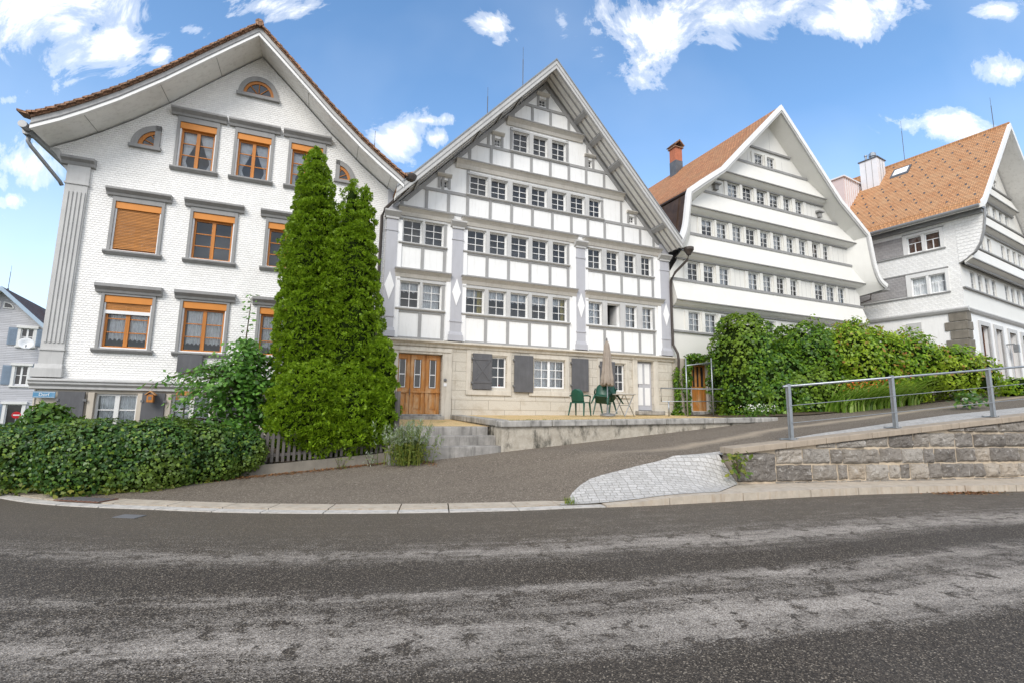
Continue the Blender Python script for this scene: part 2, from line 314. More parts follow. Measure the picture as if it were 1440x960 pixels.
# ------------------------------------------------------------------ mesh builder
class MB:
    def __init__(s): s.v = []; s.f = []
    def add(s, pts, faces):
        o = len(s.v); s.v += [tuple(p) for p in pts]; s.f += [tuple(i + o for i in f) for f in faces]; return s
    def quad(s, *p): return s.add(p, [tuple(range(len(p)))])
    def box(s, x0, x1, y0, y1, z0, z1):
        x0, x1 = min(x0, x1), max(x0, x1); y0, y1 = min(y0, y1), max(y0, y1); z0, z1 = min(z0, z1), max(z0, z1)
        return s.add([(x0, y0, z0), (x1, y0, z0), (x1, y1, z0), (x0, y1, z0), (x0, y0, z1), (x1, y0, z1), (x1, y1, z1), (x0, y1, z1)],
                     [(0, 3, 2, 1), (4, 5, 6, 7), (0, 1, 5, 4), (1, 2, 6, 5), (2, 3, 7, 6), (3, 0, 4, 7)])
    def loft(s, a, b, close=True, caps=True):
        n = len(a); fs = [(i, (i + 1) % n, n + (i + 1) % n, n + i) for i in range(n if close else n - 1)]
        if caps: fs += [tuple(range(n))[::-1], tuple(range(n, 2 * n))]
        return s.add(list(a) + list(b), fs)
    def prism_y(s, poly, y0, y1): return s.loft([(x, y0, z) for x, z in poly], [(x, y1, z) for x, z in poly])
    def prism_x(s, poly, x0, x1): return s.loft([(x0, y, z) for y, z in poly], [(x1, y, z) for y, z in poly])
    def prism_z(s, poly, z0, z1): return s.loft([(x, y, z0) for x, y in poly], [(x, y, z1) for x, y in poly])
    def tube(s, pts, r, n=8, caps=True):
        pts = [Vector(p) for p in pts]; rings = []
        rr = r if isinstance(r, (list, tuple)) else [r] * len(pts)
        for i, p in enumerate(pts):
            d = (pts[min(i + 1, len(pts) - 1)] - pts[max(i - 1, 0)]).normalized()
            a = d.cross(Vector((0, 0, 1)) if abs(d.z) < .9 else Vector((1, 0, 0))).normalized(); b = d.cross(a)
            rings.append([tuple(p + (a * math.cos(t) + b * math.sin(t)) * rr[i]) for t in (2 * math.pi * k / n for k in range(n))])
        o = len(s.v)
        for rg in rings: s.v += rg
        for i in range(len(pts) - 1):
            for k in range(n):
                k2 = (k + 1) % n; s.f.append((o + i * n + k, o + i * n + k2, o + (i + 1) * n + k2, o + (i + 1) * n + k))
        if caps: s.f += [tuple(o + k for k in range(n))[::-1], tuple(o + (len(pts) - 1) * n + k for k in range(n))]
        return s
    def lathe(s, prof, c=(0, 0, 0), n=20):
        o = len(s.v)
        for r, z in prof:
            for k in range(n):
                a = 2 * math.pi * k / n; s.v.append((c[0] + r * math.cos(a), c[1] + r * math.sin(a), c[2] + z))
        for i in range(len(prof) - 1):
            for k in range(n):
                k2 = (k + 1) % n; s.f.append((o + i * n + k, o + i * n + k2, o + (i + 1) * n + k2, o + (i + 1) * n + k))
        s.f += [tuple(o + k for k in range(n))[::-1], tuple(o + (len(prof) - 1) * n + k for k in range(n))]
        return s
    def build(s, name, mat, parent=None, bevel=0, smooth=False, recalc=True, label=None, M=None):
        me = bpy.data.meshes.new(name)
        me.from_pydata(s.v, [], s.f)
        if recalc or bevel:
            bm = bmesh.new(); bm.from_mesh(me)
            if recalc: bmesh.ops.recalc_face_normals(bm, faces=bm.faces)
            bm.to_mesh(me); bm.free()
        if M is not None: me.transform(M)
        autouv(me)
        me.materials.append(MT[mat] if isinstance(mat, str) else mat)
        o = bpy.data.objects.new(name, me); COL.objects.link(o)
        if parent is not None: o.parent = parent
        if smooth: me.shade_smooth() if hasattr(me, 'shade_smooth') else None
        if bevel:
            b = o.modifiers.new('bevel', 'BEVEL'); b.width = bevel; b.segments = 2; b.limit_method = 'ANGLE'
        if label: o['label'] = label
        return o

def build_parts(mb, name, mat, parent, bevel=0, M=None):
    """one object for every separate piece of the builder (pieces whose boxes touch stay together)"""
    n = len(mb.v); par = list(range(n))
    def find(a):
        while par[a] != a: par[a] = par[par[a]]; a = par[a]
        return a
    for f in mb.f:
        for k in f[1:]: par[find(k)] = find(f[0])
    isl = {}
    for f in mb.f: isl.setdefault(find(f[0]), []).append(f)
    g = []
    for fs in isl.values():
        vs = [mb.v[k] for f in fs for k in f]; g.append([fs, [min(v[i] for v in vs) - .004 for i in range(3)], [max(v[i] for v in vs) + .004 for i in range(3)]])
    go = True
    while go:
        go = False
        for i in range(len(g)):
            for j in range(i + 1, len(g)):
                if all(g[i][1][k] <= g[j][2][k] and g[j][1][k] <= g[i][2][k] for k in range(3)):
                    g[i][0] = g[i][0] + g[j][0]; g[i][1] = [min(a, b) for a, b in zip(g[i][1], g[j][1])]; g[i][2] = [max(a, b) for a, b in zip(g[i][2], g[j][2])]; g.pop(j); go = True; break
            if go: break
    out = []
    for fs, _, _ in g:
        m = MB(); mp = {}
        for f in fs:
            for k in f:
                if k not in mp: mp[k] = len(m.v); m.v.append(mb.v[k])
            m.f.append(tuple(mp[k] for k in f))
        out.append(m.build(name, mat, parent, bevel, M=M))
    return out

def autouv(me):
    """metric UVs: horizontal tangent and up-slope direction of every face"""
    nl = len(me.loops)
    if not nl: return
    co = np.empty(len(me.vertices) * 3); me.vertices.foreach_get('co', co); co = co.reshape(-1, 3)
    li = np.empty(nl, dtype=np.int32); me.loops.foreach_get('vertex_index', li)
    me.update()
    nn = np.empty(len(me.polygons) * 3); me.polygons.foreach_get('normal', nn); nn = nn.reshape(-1, 3)
    tot = np.empty(len(me.polygons), dtype=np.int32); me.polygons.foreach_get('loop_total', tot)
    N = np.repeat(nn, tot, axis=0); P = co[li]
    flat = np.abs(N[:, 2]) > .95
    T = np.stack([-N[:, 1], N[:, 0], np.zeros(nl)], 1); L = np.linalg.norm(T, axis=1, keepdims=True); L[L < 1e-6] = 1; T = T / L
    Bv = np.cross(N, T)
    u = np.where(flat, P[:, 0], (P * T).sum(1)); v = np.where(flat, P[:, 1], (P * Bv).sum(1))
    uv = me.uv_layers.new(name='UVMap')
    uv.data.foreach_set('uv', np.stack([u, v], 1).astype(np.float32).ravel())

def thing(name, label, cat, loc=(0, 0, 0), rot=0, group=None):
    o = bpy.data.objects.new(name, None); COL.objects.link(o)
    o.empty_display_size = .3
    o.location = loc; o.rotation_euler = (0, 0, rot); o['label'] = label; o['category'] = cat
    if group: o['group'] = group
    return o
def tag(o, label, cat, group=None):
    o['label'] = label; o['category'] = cat
    if group: o['group'] = group
    return o
def struct(o): o['kind'] = 'structure'; return o

def interp(pts, x):
    if x <= pts[0][0]: return pts[0][1]
    for (a, b), (c, d) in zip(pts, pts[1:]):
        if x <= c: return b + (d - b) * (x - a) / (c - a) if c > a else d
    return pts[-1][1]

def wall_slabs(mb, zs, xl, xr, holes, y, depth):
    """front face of a wall between left/right outline functions, with real rectangular openings and reveals"""
    Z = sorted(set([z for z in zs] + [h[2] for h in holes] + [h[3] for h in holes]))
    for z0, z1 in zip(Z, Z[1:]):
        if z1 - z0 < 1e-5: continue
        zm = (z0 + z1) / 2
        hs = sorted([h for h in holes if h[2] < zm < h[3]])
        e = 1e-6
        L = [(xl(z0 + e), xl(z1 - e))] + [(h[1], h[1]) for h in hs]; Rr = [(h[0], h[0]) for h in hs] + [(xr(z0 + e), xr(z1 - e))]
        for (a0, a1), (b0, b1) in zip(L, Rr):
            if b0 - a0 > 1e-4 or b1 - a1 > 1e-4: mb.quad((a0, y, z0), (b0, y, z0), (b1, y, z1), (a1, y, z1))
    for x0, x1, z0, z1 in holes:
        y1 = y + depth
        mb.quad((x0, y, z0), (x1, y, z0), (x1, y1, z0), (x0, y1, z0)); mb.quad((x0, y, z1), (x0, y1, z1), (x1, y1, z1), (x1, y, z1))
        mb.quad((x0, y, z0), (x0, y1, z0), (x0, y1, z1), (x0, y, z1)); mb.quad((x1, y, z0), (x1, y, z1), (x1, y1, z1), (x1, y1, z0))

def roof_layer(mb, prof, lo, hi, y0, y1):
    """extrude an open roof profile with thickness lo..hi (vertical offsets)"""
    a = [(x, z + lo) for x, z in prof]; b = [(x, z + hi) for x, z in prof][::-1]
    poly = a + b; n = len(prof)
    for i in range(n - 1):
        q = [a[i], a[i + 1], (prof[i + 1][0], prof[i + 1][1] + hi), (prof[i][0], prof[i][1] + hi)]
        mb.loft([(x, y0, z) for x, z in q], [(x, y1, z) for x, z in q])
    return mb

def curtain_mesh(x0, x1, z0, z1, y, waves=5, amp=.015, scallop=False):
    mb = MB(); n = 18; top = []; bot = []
    ph = random.random() * 6
    for i in range(n + 1):
        t = i / n; yy = y + amp * math.sin(ph + t * waves * 6.283); zz = z0 + (abs(math.sin(t * 4 * math.pi)) * .07 if scallop else 0)
        top.append((x0 + (x1 - x0) * t, yy, z1)); bot.append((x0 + (x1 - x0) * t, yy, zz))
    for i in range(n): mb.quad(bot[i], bot[i + 1], top[i + 1], top[i])
    return mb

def sash_window(parent, x0, x1, z0, z1, y, cols, rows, mat='sash', fr=.045, mun=.02, curtain=None, leaves=1, pane=True, name='window', glass='glass'):
    """frame and glazing bars of one window, its pane and curtains as children; y is the front of the frame"""
    mb = MB(); d = .05
    mb.box(x0, x0 + fr, y, y + d, z0, z1).box(x1 - fr, x1, y, y + d, z0, z1).box(x0 + fr, x1 - fr, y, y + d, z0, z0 + fr).box(x0 + fr, x1 - fr, y, y + d, z1 - fr, z1)
    edges = [x0 + fr + (x1 - x0 - 2 * fr) * k / leaves for k in range(leaves + 1)]
    for k in range(1, leaves): mb.box(edges[k] - fr * .9, edges[k] + fr * .9, y - .012, y + d, z0 + fr, z1 - fr)
    for k in range(leaves):
        a, b = edges[k], edges[k + 1]
        for c in range(1, cols):
            xx = a + (b - a) * c / cols; mb.box(xx - mun / 2, xx + mun / 2, y + .006, y + d - .006, z0 + fr, z1 - fr)
        for r_ in range(1, rows):
            zz = z0 + fr + (z1 - z0 - 2 * fr) * r_ / rows
            mb.box(a, b, y + .009, y + d - .009, zz - mun / 2, zz + mun / 2)
    w = mb.build(name, mat, parent)
    if pane:
        ja, jb = random.uniform(-.007, .007), random.uniform(-.007, .007)
        MB().quad((x0 + fr * .5, y + .03 + ja + jb, z0 + fr * .5), (x1 - fr * .5, y + .03 - ja + jb, z0 + fr * .5), (x1 - fr * .5, y + .03 - ja - jb, z1 - fr * .5), (x0 + fr * .5, y + .03 + ja - jb, z1 - fr * .5)).build('pane', glass, w, recalc=False)
    H = z1 - z0; W = x1 - x0
    if curtain == 'valance': curtain_mesh(x0, x1, z1 - .42 * H, z1, y + .12, 4, .012, True).build('curtain', 'lace', w, recalc=False)
    elif curtain == 'full':
        for k in range(leaves): curtain_mesh(edges[k] + .01, edges[k + 1] - .01, z0, z1, y + .12, 5, .018).build('curtain', 'lace', w, recalc=False)
    elif curtain == 'lace':
        for k in range(leaves): curtain_mesh(edges[k] + .02, edges[k + 1] - .02, z0 + .16 * H, z1, y + .12, 5, .015, True).build('curtain', 'lace', w, recalc=False)
    elif curtain == 'tied':
        for k in range(leaves):
            a, b = edges[k], edges[k + 1]; c = MB(); n = 10
            for i in range(n):
                t0, t1 = i / n, (i + 1) / n
                f = lambda t: (.12 + .88 * abs(t - .25) ** .8) if t < .25 else (.12 + .88 * min(1, ((t - .25) / .75) ** .7))
                za, zb = z0 + .05 * H + (H * .95) * t0, z0 + .05 * H + (H * .95) * t1
                if k == 0: c.quad((a, y + .12, za), (a + (b - a) * f(t0), y + .13, za), (a + (b - a) * f(t1), y + .13, zb), (a, y + .12, zb))
                else: c.quad((b - (b - a) * f(t0), y + .13, za), (b, y + .12, za), (b, y + .12, zb), (b - (b - a) * f(t1), y + .13, zb))
            c.build('curtain', 'lace', w, recalc=False)
    elif curtain == 'yellow':
        curtain_mesh(x1 - .3 * W, x1, z0, z1, y + .12, 2, .015).build('curtain', 'yellowcloth', w, recalc=False)
        curtain_mesh(x0, x1, z1 - .4 * H, z1, y + .15, 4, .012, True).build('curtain', 'lace', w, recalc=False)
    return w

def house_shell(parent, xl, xr, z0, zc, depth, apex, mat, y=.35, roomz=None):
    """side and back walls plus a dim inner wall so that the rooms are closed"""
    mb = MB()
    mb.quad((xl, 0, z0), (xl, 0, zc), (xl, depth, zc), (xl, depth, z0)); mb.quad((xr, 0, z0), (xr, depth, z0), (xr, depth, zc), (xr, 0, zc))
    mb.quad((xl, depth, z0), (xl, depth, zc), (apex[0], depth, apex[1]), (xr, depth, zc), (xr, depth, z0))
    mb.build('side_walls', mat, parent, recalc=False)
    mb = MB(); yy = .9
    mb.quad((xl + .01, yy, z0), (xr - .01, yy, z0), (xr - .01, yy, zc), (apex[0], yy, apex[1] - .05), (xl + .01, yy, zc))
    mb.build('inner_wall', 'room', parent, recalc=False)

def lightning_rod(parent, x, y, z, h, name='lightning_rod'):
    return MB().tube([(x, y, z - .1), (x, y, z + .1)], .05, 8).tube([(x, y, z), (x, y, z + h * .75)], .016, 6).tube([(x, y, z + h * .7), (x, y, z + h)], .008, 5).build(name, 'lead', parent)

# ------------------------------------------------------------------ HOUSE 1 : white scale-shingled house with orange blinds
def build_house1():
    H = thing('shingled_house', 'white scale-shingled gabled house with orange roller blinds, leftmost of the big houses', 'house', (0, 0, 0), R(-.75))
    cx = -4.06; zg = .3
    prof_d = [(0, 12.1), (.6, 11.53), (1.2, 10.95), (2.1, 10.07), (3.0, 9.27), (3.6, 8.8), (4.1, 8.44), (4.65, 8.1)]
    sz = lambda d: interp(prof_d, abs(d))
    z_at = lambda z: interp([(b, a) for a, b in prof_d[::-1]], z)
    xl = lambda z: (interp([(2.1, -8.24), (7.55, -8.24), (8.05, -8.58)], z) if z < 8.12 else cx - z_at(z))
    xr = lambda z: (.14 if z < 8.42 else cx + z_at(z))
    wins = []
    rows = [(2.98, 4.17, [-6.6, -4.87, -3.0, -1.35], .52, 4.42, 4.66, .72), (5.56, 6.73, [-6.64, -4.87, -2.98, -1.35], .515, 7.06, 7.27, .73), (8.16, 9.33, [-5.48, -4.055, -2.61], .45, 9.68, 9.89, .68)]
    holes = []
    for z0, z1, cs, hw, zc0, zc1, chw in rows:
        for c in cs: holes.append((c - hw, c + hw, z0, z1 + .19))
    mb = MB()
    wall_slabs(mb, [2.16, 7.55, 8.05, 8.12, 8.42] + [b for a, b in prof_d], xl, xr, holes, 0, .16)
    mb.build('shingle_wall', 'shingle', H, recalc=False)
    house_shell(H, -8.24, .14, zg, 8.2, 10, (cx, 12.0), 'shingle')
    # ground floor
    gf = [(-7.06, -6.16, 1.0, 1.83), (-5.42, -4.5, 1.0, 1.83), (-3.4, -2.5, 1.0, 1.83)]
    mb = MB(); wall_slabs(mb, [zg - .3, 1.92], lambda z: -8.28, lambda z: .1, gf, .03, .14); mb.build('ground_floor_wall', 'plaster1', H, recalc=False)
    for i, (a, b, c, d) in enumerate(gf):
        w = sash_window(H, a, b, c, d, .09, 1, 2, 'sash', .055, .03, 'full', 2)
        build_parts(MB().box(a - .13, a, -.03, .06, c, d + .02).box(b, b + .13, -.03, .06, c, d + .02), 'casing', 'plaster1', w, .006)
    for a, b in ((-7.78, -7.24), (-6.05, -5.55), (-4.35, -3.85)):
        s = MB().box(a, b, -.07, -.025, .95, 1.86).build('shutter', 'shutter', H, .006)
        build_parts(MB().box(a - .02, a + .04, -.09, -.07, 1.62, 1.68).box(b - .03, b + .05, -.09, -.07, 1.62, 1.68), 'hinge', 'darktrim', s)
    MB().prism_x([(0, 1.9), (-.07, 1.92), (-.07, 1.98), (-.14, 2.04), (-.14, 2.09), (-.18, 2.11), (-.18, 2.15), (0, 2.2)], -8.36, .12).build('base_cornice', 'lightgrey', H, .006)
    # pilaster with flutes at the left corner
    pl = MB().box(-8.25, -7.78, -.07, .0, 2.5, 7.2)
    pl = pl.build('corner_pilaster', 'lightgrey', H)
    fl = MB()
    for k in range(5):
        x = -8.17 + k * .085; fl.box(x - .025, x + .025, -.095, -.068, 3.05, 7.0)
    fl.build('fluting', 'lightgrey', pl)
    MB().box(-8.36, -7.74, -.13, .02, 2.2, 2.42).prism_x([(-.11, 2.42), (-.085, 2.52), (.0, 2.52), (.0, 2.42)], -8.3, -7.76).build('plinth', 'lightgrey', pl, .008); MB().box(-8.27, -7.76, -.1, .0, 2.86, 2.9).build('astragal', 'lightgrey', pl)
    MB().box(-8.25, -7.77, -.075, 0, 7.24, 7.72).box(-8.27, -7.75, -.1, 0, 7.2, 7.245).build('capital_block', 'lightgrey', pl)
    MB().prism_x([(0, 7.7), (-.09, 7.72), (-.12, 7.8), (-.2, 7.86), (-.2, 7.92), (0, 7.95)], -8.38, -7.68).build('capital_moulding', 'greytrim', pl)
    # windows
    cnt = 0
    for ri, (z0, z1, cs, hw, zc0, zc1, chw) in enumerate(rows):
        for ci, c in enumerate(cs):
            cur = ['lace', None, 'tied'][ri]
            if ri == 1 and ci == 0: cur = None
            w = sash_window(H, c - hw + .035, c + hw - .035, z0 + .02, z1, .07, 1, 3, 'orangewood', .05, .026, cur, 2)
            MB().box(c - hw, c - hw + .035, .0, .12, z0, z1).box(c + hw - .035, c + hw, .0, .12, z0, z1).box(c - hw, c + hw, -.01, .12, z0 - .0, z0 + .03).build('white_frame', 'signwhite', w)
            o = .07
            build_parts(MB().box(c - hw - o, c - hw, -.05, .02, z0 - .02, z1 + .19).box(c + hw, c + hw + o, -.05, .02, z0 - .02, z1 + .19).box(c - hw - o, c + hw + o, -.05, .02, z1 + .19, zc0), 'casing', 'greytrim', w)
            MB().prism_x([(.01, z0 - .12), (-.07, z0 - .1), (-.12, z0 - .05), (-.12, z0 - .01), (.01, z0)], c - hw - o - .06, c + hw + o + .06).build('sill', 'greytrim', w)
            MB().prism_x([(.01, zc0), (-.08, zc0), (-.1, zc0 + .06), (-.19, zc0 + .14), (-.19, zc1 - .02), (.01, zc1)], c - chw, c + chw).build('cornice', 'greytrim', w)
            MB().box(c - hw, c + hw, -.02, .1, z1, z1 + .185).build('blind_box', 'orange', w, .005)
            if ri == 1 and ci == 0:
                m2 = MB(); nz = 26
                for k in range(nz):
                    za = z0 + .08 + (z1 - z0 - .08) * k / nz; m2.box(c - hw + .04, c + hw - .04, .02, .035, za, za + .032)
                m2.build('slatted_blind', 'slats', w)
            if ri == 0 and ci == 0:
                m2 = MB()
                for k in range(5): m2.box(c - hw + .04, c + hw - .04, .02, .035, z1 - .2 + k * .04, z1 - .2 + k * .04 + .034)
                m2.build('slatted_blind', 'slats', w)
                MB().box(c - hw + .03, c + hw - .03, .005, .04, z1 - .29, z1 - .2).build('blind_bar', 'signwhite', w)
    # lunettes
    def lunette(xc, z0, rx, rz, a0, a1):
        n = 18; ts = [a0 + (a1 - a0) * k / n for k in range(n + 1)]
        arc = lambda s: [(xc + rx * s * math.cos(t), z0 + rz * s * math.sin(t)) for t in ts]
        full = abs(a1 - a0) > 2
        tail = [] if full else [(xc, z0)]
        outer = arc(1.0)
        w = MB().prism_y(outer + tail if not full else outer, -.012, .0).build('lunette_window', 'darkglass', H)
        rg = MB(); inn = arc(.76)
        for k in range(n):
            q = [outer[k], outer[k + 1], inn[k + 1], inn[k]]; rg.prism_y(q, -.07, 0)
        if not full:
            sx = 1 if outer[0][0] > xc or outer[-1][0] > xc else -1
            rg.box(xc, xc + sx * rx * .2, -.07, 0, z0 + rz * .0, z0 + rz)
        rg.build('casing', 'greytrim', w)
        ex = [p[0] for p in outer + tail]
        MB().box(min(ex) - .04, max(ex) + .04, -.1, 0, z0 - .09, z0 + .0).build('sill', 'greytrim', w)
        og = MB(); inn2 = arc(.62)
        for k in range(n): og.prism_y([inn[k], inn[k + 1], inn2[k + 1], inn2[k]], -.035, 0)
        for t in ([math.pi * .25, math.pi * .5, math.pi * .75] if full else [a0 + (a1 - a0) * .35, a0 + (a1 - a0) * .7]):
            p = (xc + rx * .66 * math.cos(t), z0 + rz * .66 * math.sin(t)); q = (xc + rx * .12 * math.cos(t), z0 + .02 + rz * .1 * math.sin(t))
            og.tube([(p[0], -.025, p[1]), (q[0], -.025, q[1])], .014, 5)
        og.box(min(ex) + .1 * rx, max(ex) - .1 * rx, -.03, 0, z0, z0 + .05)
        og.build('wooden_frame', 'orangewood', w)
    lunette(cx, 10.8, .54, .6, 0, math.pi)
    lunette(-6.35, 8.6, .66, .63, math.pi / 2, math.pi)
    lunette(-1.76, 8.6, .60, .63, 0, math.pi / 2)
    # dark panel under the second window of the lower row
    MB().box(-5.36, -4.78, -.12, -.06, 2.42, 2.9).build('window_panel', 'shutter', H, .008)
    # roof
    prof = [(cx - d, z) for d, z in prof_d[::-1]] + [(cx + d, z) for d, z in prof_d[1:]]
    prof[-1] = (cx + 4.3, 8.28)
    tl = MB(); roof_layer(tl, prof, .3, .37, -.97, 10)
    roof = tl.build('roof', 'tile1', H, recalc=True)
    so = MB(); roof_layer(so, prof, .05, .14, -.86, 10); so.build('soffit', 'soffit', roof)
    ln = MB()
    for d in (-3.7, -2.2, 1.4, 2.9, 3.9, -1.0):
        x = cx + d; z = sz(d) + .046; ln.box(x - .006, x + .006, -.85, 0, z - .003, z + .004)
    ln.build('soffit_joints', 'greytrim', roof)
    b1 = MB(); roof_layer(b1, prof, .02, .13, -.93, -.84); b1.build('lower_bargeboard', 'white', roof)
    b3 = MB(); roof_layer(b3, prof, .12, .15, -.945, -.84); b3.build('bargeboard_line', 'darktrim', roof)
    b2 = MB(); roof_layer(b2, prof, .14, .31, -.92, -.83); b2.build('upper_bargeboard', 'lightgrey', roof)
    vt = MB(); step = .17
    for sgn in (-1, 1):
        d = 0.08
        while d < (4.72 if sgn < 0 else 4.3):
            x = cx + sgn * d; z = sz(d); x2 = cx + sgn * (d + step + .05); z2 = sz(d + step + .05)
            h = .04
            vt.loft([(x, -1.03, z + .33), (x, -1.03, z + .385), (x2, -1.03, z2 + .385 + h), (x2, -1.03, z2 + .33 + h)][::1], [(x, -.7, z + .33), (x, -.7, z + .385), (x2, -.7, z2 + .385 + h), (x2, -.7, z2 + .33 + h)])
            d += step
    vt.build('verge_tiles', 'tile1', roof)
    MB().tube([(cx, -1.04, 12.46), (cx, 10, 12.46)], .11, 10).build('ridge_tiles', 'tile1', roof)
    # eave boxes, gutter and downpipe at the left corner
    MB().prism_y([(-8.7, 8.1), (-8.58, 8.02), (-8.25, 7.5), (-8.25, 7.72), (-8.5, 8.12)], -.02, 9.5).build('eave_board', 'lightgrey', roof)
    gut = MB().tube([(-8.84, -.95, 8.2), (-8.84, 10, 8.2)], .09, 10).prism_y([(-8.98, 8.32), (-8.72, 8.32), (-8.78, 8.06), (-8.92, 8.06)], -.72, -.5).build('gutter', 'zinc', roof)
    MB().tube([(-8.85, -.6, 8.1), (-8.85, -.6, 7.93), (-8.8, -.56, 7.83), (-8.34, -.12, 7.2), (-8.31, -.06, 7.12)], .045, 10).build('downpipe', 'zinc', gut, smooth=True)
    # valley gutter hopper and the long brown pipe shared with the neighbour
    hp = MB().lathe([(.1, -.12), (.2, -.02), (.24, .1), (.24, .16), (.16, .16)], (.42, -.78, 8.62), 14).build('rain_hopper', 'pipe', roof)
    MB().tube([(.42, -.78, 8.55), (.4, -.76, 8.4), (-.2, -.14, 7.85), (-.29, -.11, 7.6), (-.29, -.11, 4.0), (-.29, -.11, .6)], .05, 10).build('downpipe', 'pipe', hp, smooth=True)
    MB().prism_y([(.02, 8.72), (.7, 9.02), (.62, 9.2), (.0, 8.95)], -.3, 10).build('valley_tiles', 'tile3', roof)
    lightning_rod(roof, -.55, 1.2, 9.3, 1.9)
    # tv aerial
    MB().tube([(-8.35, .6, 8.6), (-8.35, .6, 9.1)], .012, 5).tube([(-8.35, .6, 9.1), (-8.2, .5, 8.7)], .012, 5).tube([(-8.45, .7, 8.95), (-8.25, .5, 9.05)], .01, 5).build('aerial', 'lead', roof)
    return H

# ------------------------------------------------------------------ HOUSE 2 : white and grey timber-framed house
def build_house2():
    H = thing('timber_framed_house', 'white house with grey timber framing, pilasters and diamond ornaments, second from the left', 'house', (0, 0, 0), 0)
    ax = 5.53; ztop = 13.98; sl = (13.98 - 8.5) / 5.02
    hw = lambda z: (ztop - z) / sl
    xl = lambda z: 0.0 if z < 7.95 else max(0.0, ax - hw(z))
    xr = lambda z: 11.12 if z < 7.9 else min(11.12, ax + hw(z))
    zl0 = ztop - (ax - 0.0) * sl; zr0 = ztop - (11.12 - ax) * sl
    cols_l = [(.43, .98), (1.15, 1.71)]; cols_m = [(2.6, 3.19), (3.42, 3.98), (4.23, 4.81), (5.05, 5.59), (5.87, 6.38)]; cols_r = [(7.37, 7.87), (8.18, 8.65), (9.0, 9.45), (9.79, 10.21)]
    c3 = [(2.65, 3.22), (3.43, 3.97), (4.25, 4.79), (5.01, 5.54), (5.83, 6.34), (6.62, 7.15), (7.43, 7.88)]
    c4 = [(4.25, 4.79), (5.06, 5.56), (5.83, 6.35)]
    cols_l, cols_m, cols_r, c3, c4 = [[(a - .035, b + .035) for a, b in q] for q in (cols_l, cols_m, cols_r, c3, c4)]
    rows = [(4.73, 5.59, cols_l + cols_m + cols_r), (6.89, 7.67, cols_l + cols_m + cols_r), (8.93, 9.65, c3), (10.9, 11.68, c4)]
    small = [(5.26, 5.56, 12.98, 13.28), (3.5, 3.74, 10.95, 11.24), (7.32, 7.56, 10.95, 11.24), (1.58, 1.84, 9.0, 9.26), (9.24, 9.5, 9.0, 9.26)]
    holes = [(a, b, z0, z1) for z0, z1, cs in rows for a, b in cs] + small
    mb = MB(); wall_slabs(mb, [3.7, 7.89, 7.95, zl0, zr0, 13.97], xl, xr, holes, 0, .16); mb.build('upper_wall', 'white', H, recalc=False)
    house_shell(H, 0.02, 11.1, 1.0, 7.9, 10.5, (ax, 13.9), 'white')
    # sandstone ground floor
    door = (.45, 1.84, 1.36, 3.28); wdoor = (9.46, 10.2, 1.6, 3.48)
    gw = [(3.54, 4.08, 2.29, 3.33), (5.12, 6.33, 2.33, 3.32), (8.41, 8.88, 2.3, 3.32)]
    mb = MB(); wall_slabs(mb, [.9, 3.56], lambda z: 0, lambda z: 11.12, [door, wdoor] + gw, -.02, .2); mb.build('stone_ground_floor', 'stone', H, recalc=False)
    build_parts(MB().box(2.2, 9.25, -.055, -.015, 1.1, 1.95).box(10.4, 11.1, -.055, -.015, 1.1, 1.95), 'stone_plinth', 'stone', H, .01)
    tr = MB()
    tr.box(.14, .44, -.07, -.015, 1.2, 3.5).box(1.85, 2.17, -.07, -.015, 1.2, 3.5).box(.44, 1.85, -.07, -.015, 3.29, 3.5)
    tr.box(.2, 2.12, -.1, -.07, 3.36, 3.44)
    tr.box(9.24, 9.45, -.06, -.015, 1.4, 3.55).box(10.21, 10.42, -.06, -.015, 1.4, 3.55)
    for a, b, c, d in [(2.66, 4.26, 2.03, 3.52), (4.92, 6.5, 2.05, 3.5), (7.68, 9.08, 2.05, 3.5)]:
        tr.box(a, a + .16, -.05, -.015, c, d).box(b - .16, b, -.05, -.015, c, d).box(a + .16, b - .16, -.05, -.015, d - .15, d).box(a, b, -.075, -.015, c, c + .17)
    build_parts(tr, 'stone_surround', 'stonetrim', H, .01)
    MB().prism_x([(0, 3.5), (-.08, 3.53), (-.1, 3.6), (-.2, 3.66), (-.2, 3.7), (0, 3.745)], -.08, 11.2).build('stone_cornice', 'stonetrim', H)
    # entrance door: three panelled leaves with narrow glazing
    dr = MB().box(.46, 1.83, .12, .17, 1.37, 3.27)
    pn = MB(); gl = MB(); wf = MB()
    for k, xc in enumerate((.61, 1.08, 1.57)):
        dr.box(xc - .22, xc - .13, .085, .12, 1.37, 3.27).box(xc + .13, xc + .22, .085, .12, 1.37, 3.27).box(xc - .13, xc + .13, .085, .12, 2.05, 2.2).box(xc - .13, xc + .13, .085, .12, 3.12, 3.27).box(xc - .13, xc + .13, .085, .12, 1.37, 1.5)
        dr.box(xc - .09, xc + .09, .1, .12, 1.56, 2.0)
    dr.box(.46, 1.83, .06, .12, 2.06, 2.11)
    D = dr.build('entrance_door', 'doorwood', H, .004)
    for xc in (.6, 1.08, 1.57):
        a, b, c, d = xc - .09, xc + .09, 2.23, 3.1
        gp = MB().box(xc - .085, xc + .085, .1, .108, c, d).build('door_glass', 'darkglass', D)
        build_parts(MB().box(a - .01, a + .008, .08, .1, c - .01, d + .01).box(b - .008, b + .01, .08, .1, c - .01, d + .01).box(a + .009, b - .009, .081, .1, c - .01, c + .015).box(a + .009, b - .009, .081, .1, 2.62, 2.65), 'glazing_frame', 'signwhite', D)
    MB().tube([(.85, .05, 2.0), (.85, .02, 2.0), (.85, .02, 2.18), (.85, .05, 2.18)], .014, 6).build('handle', 'darktrim', D)
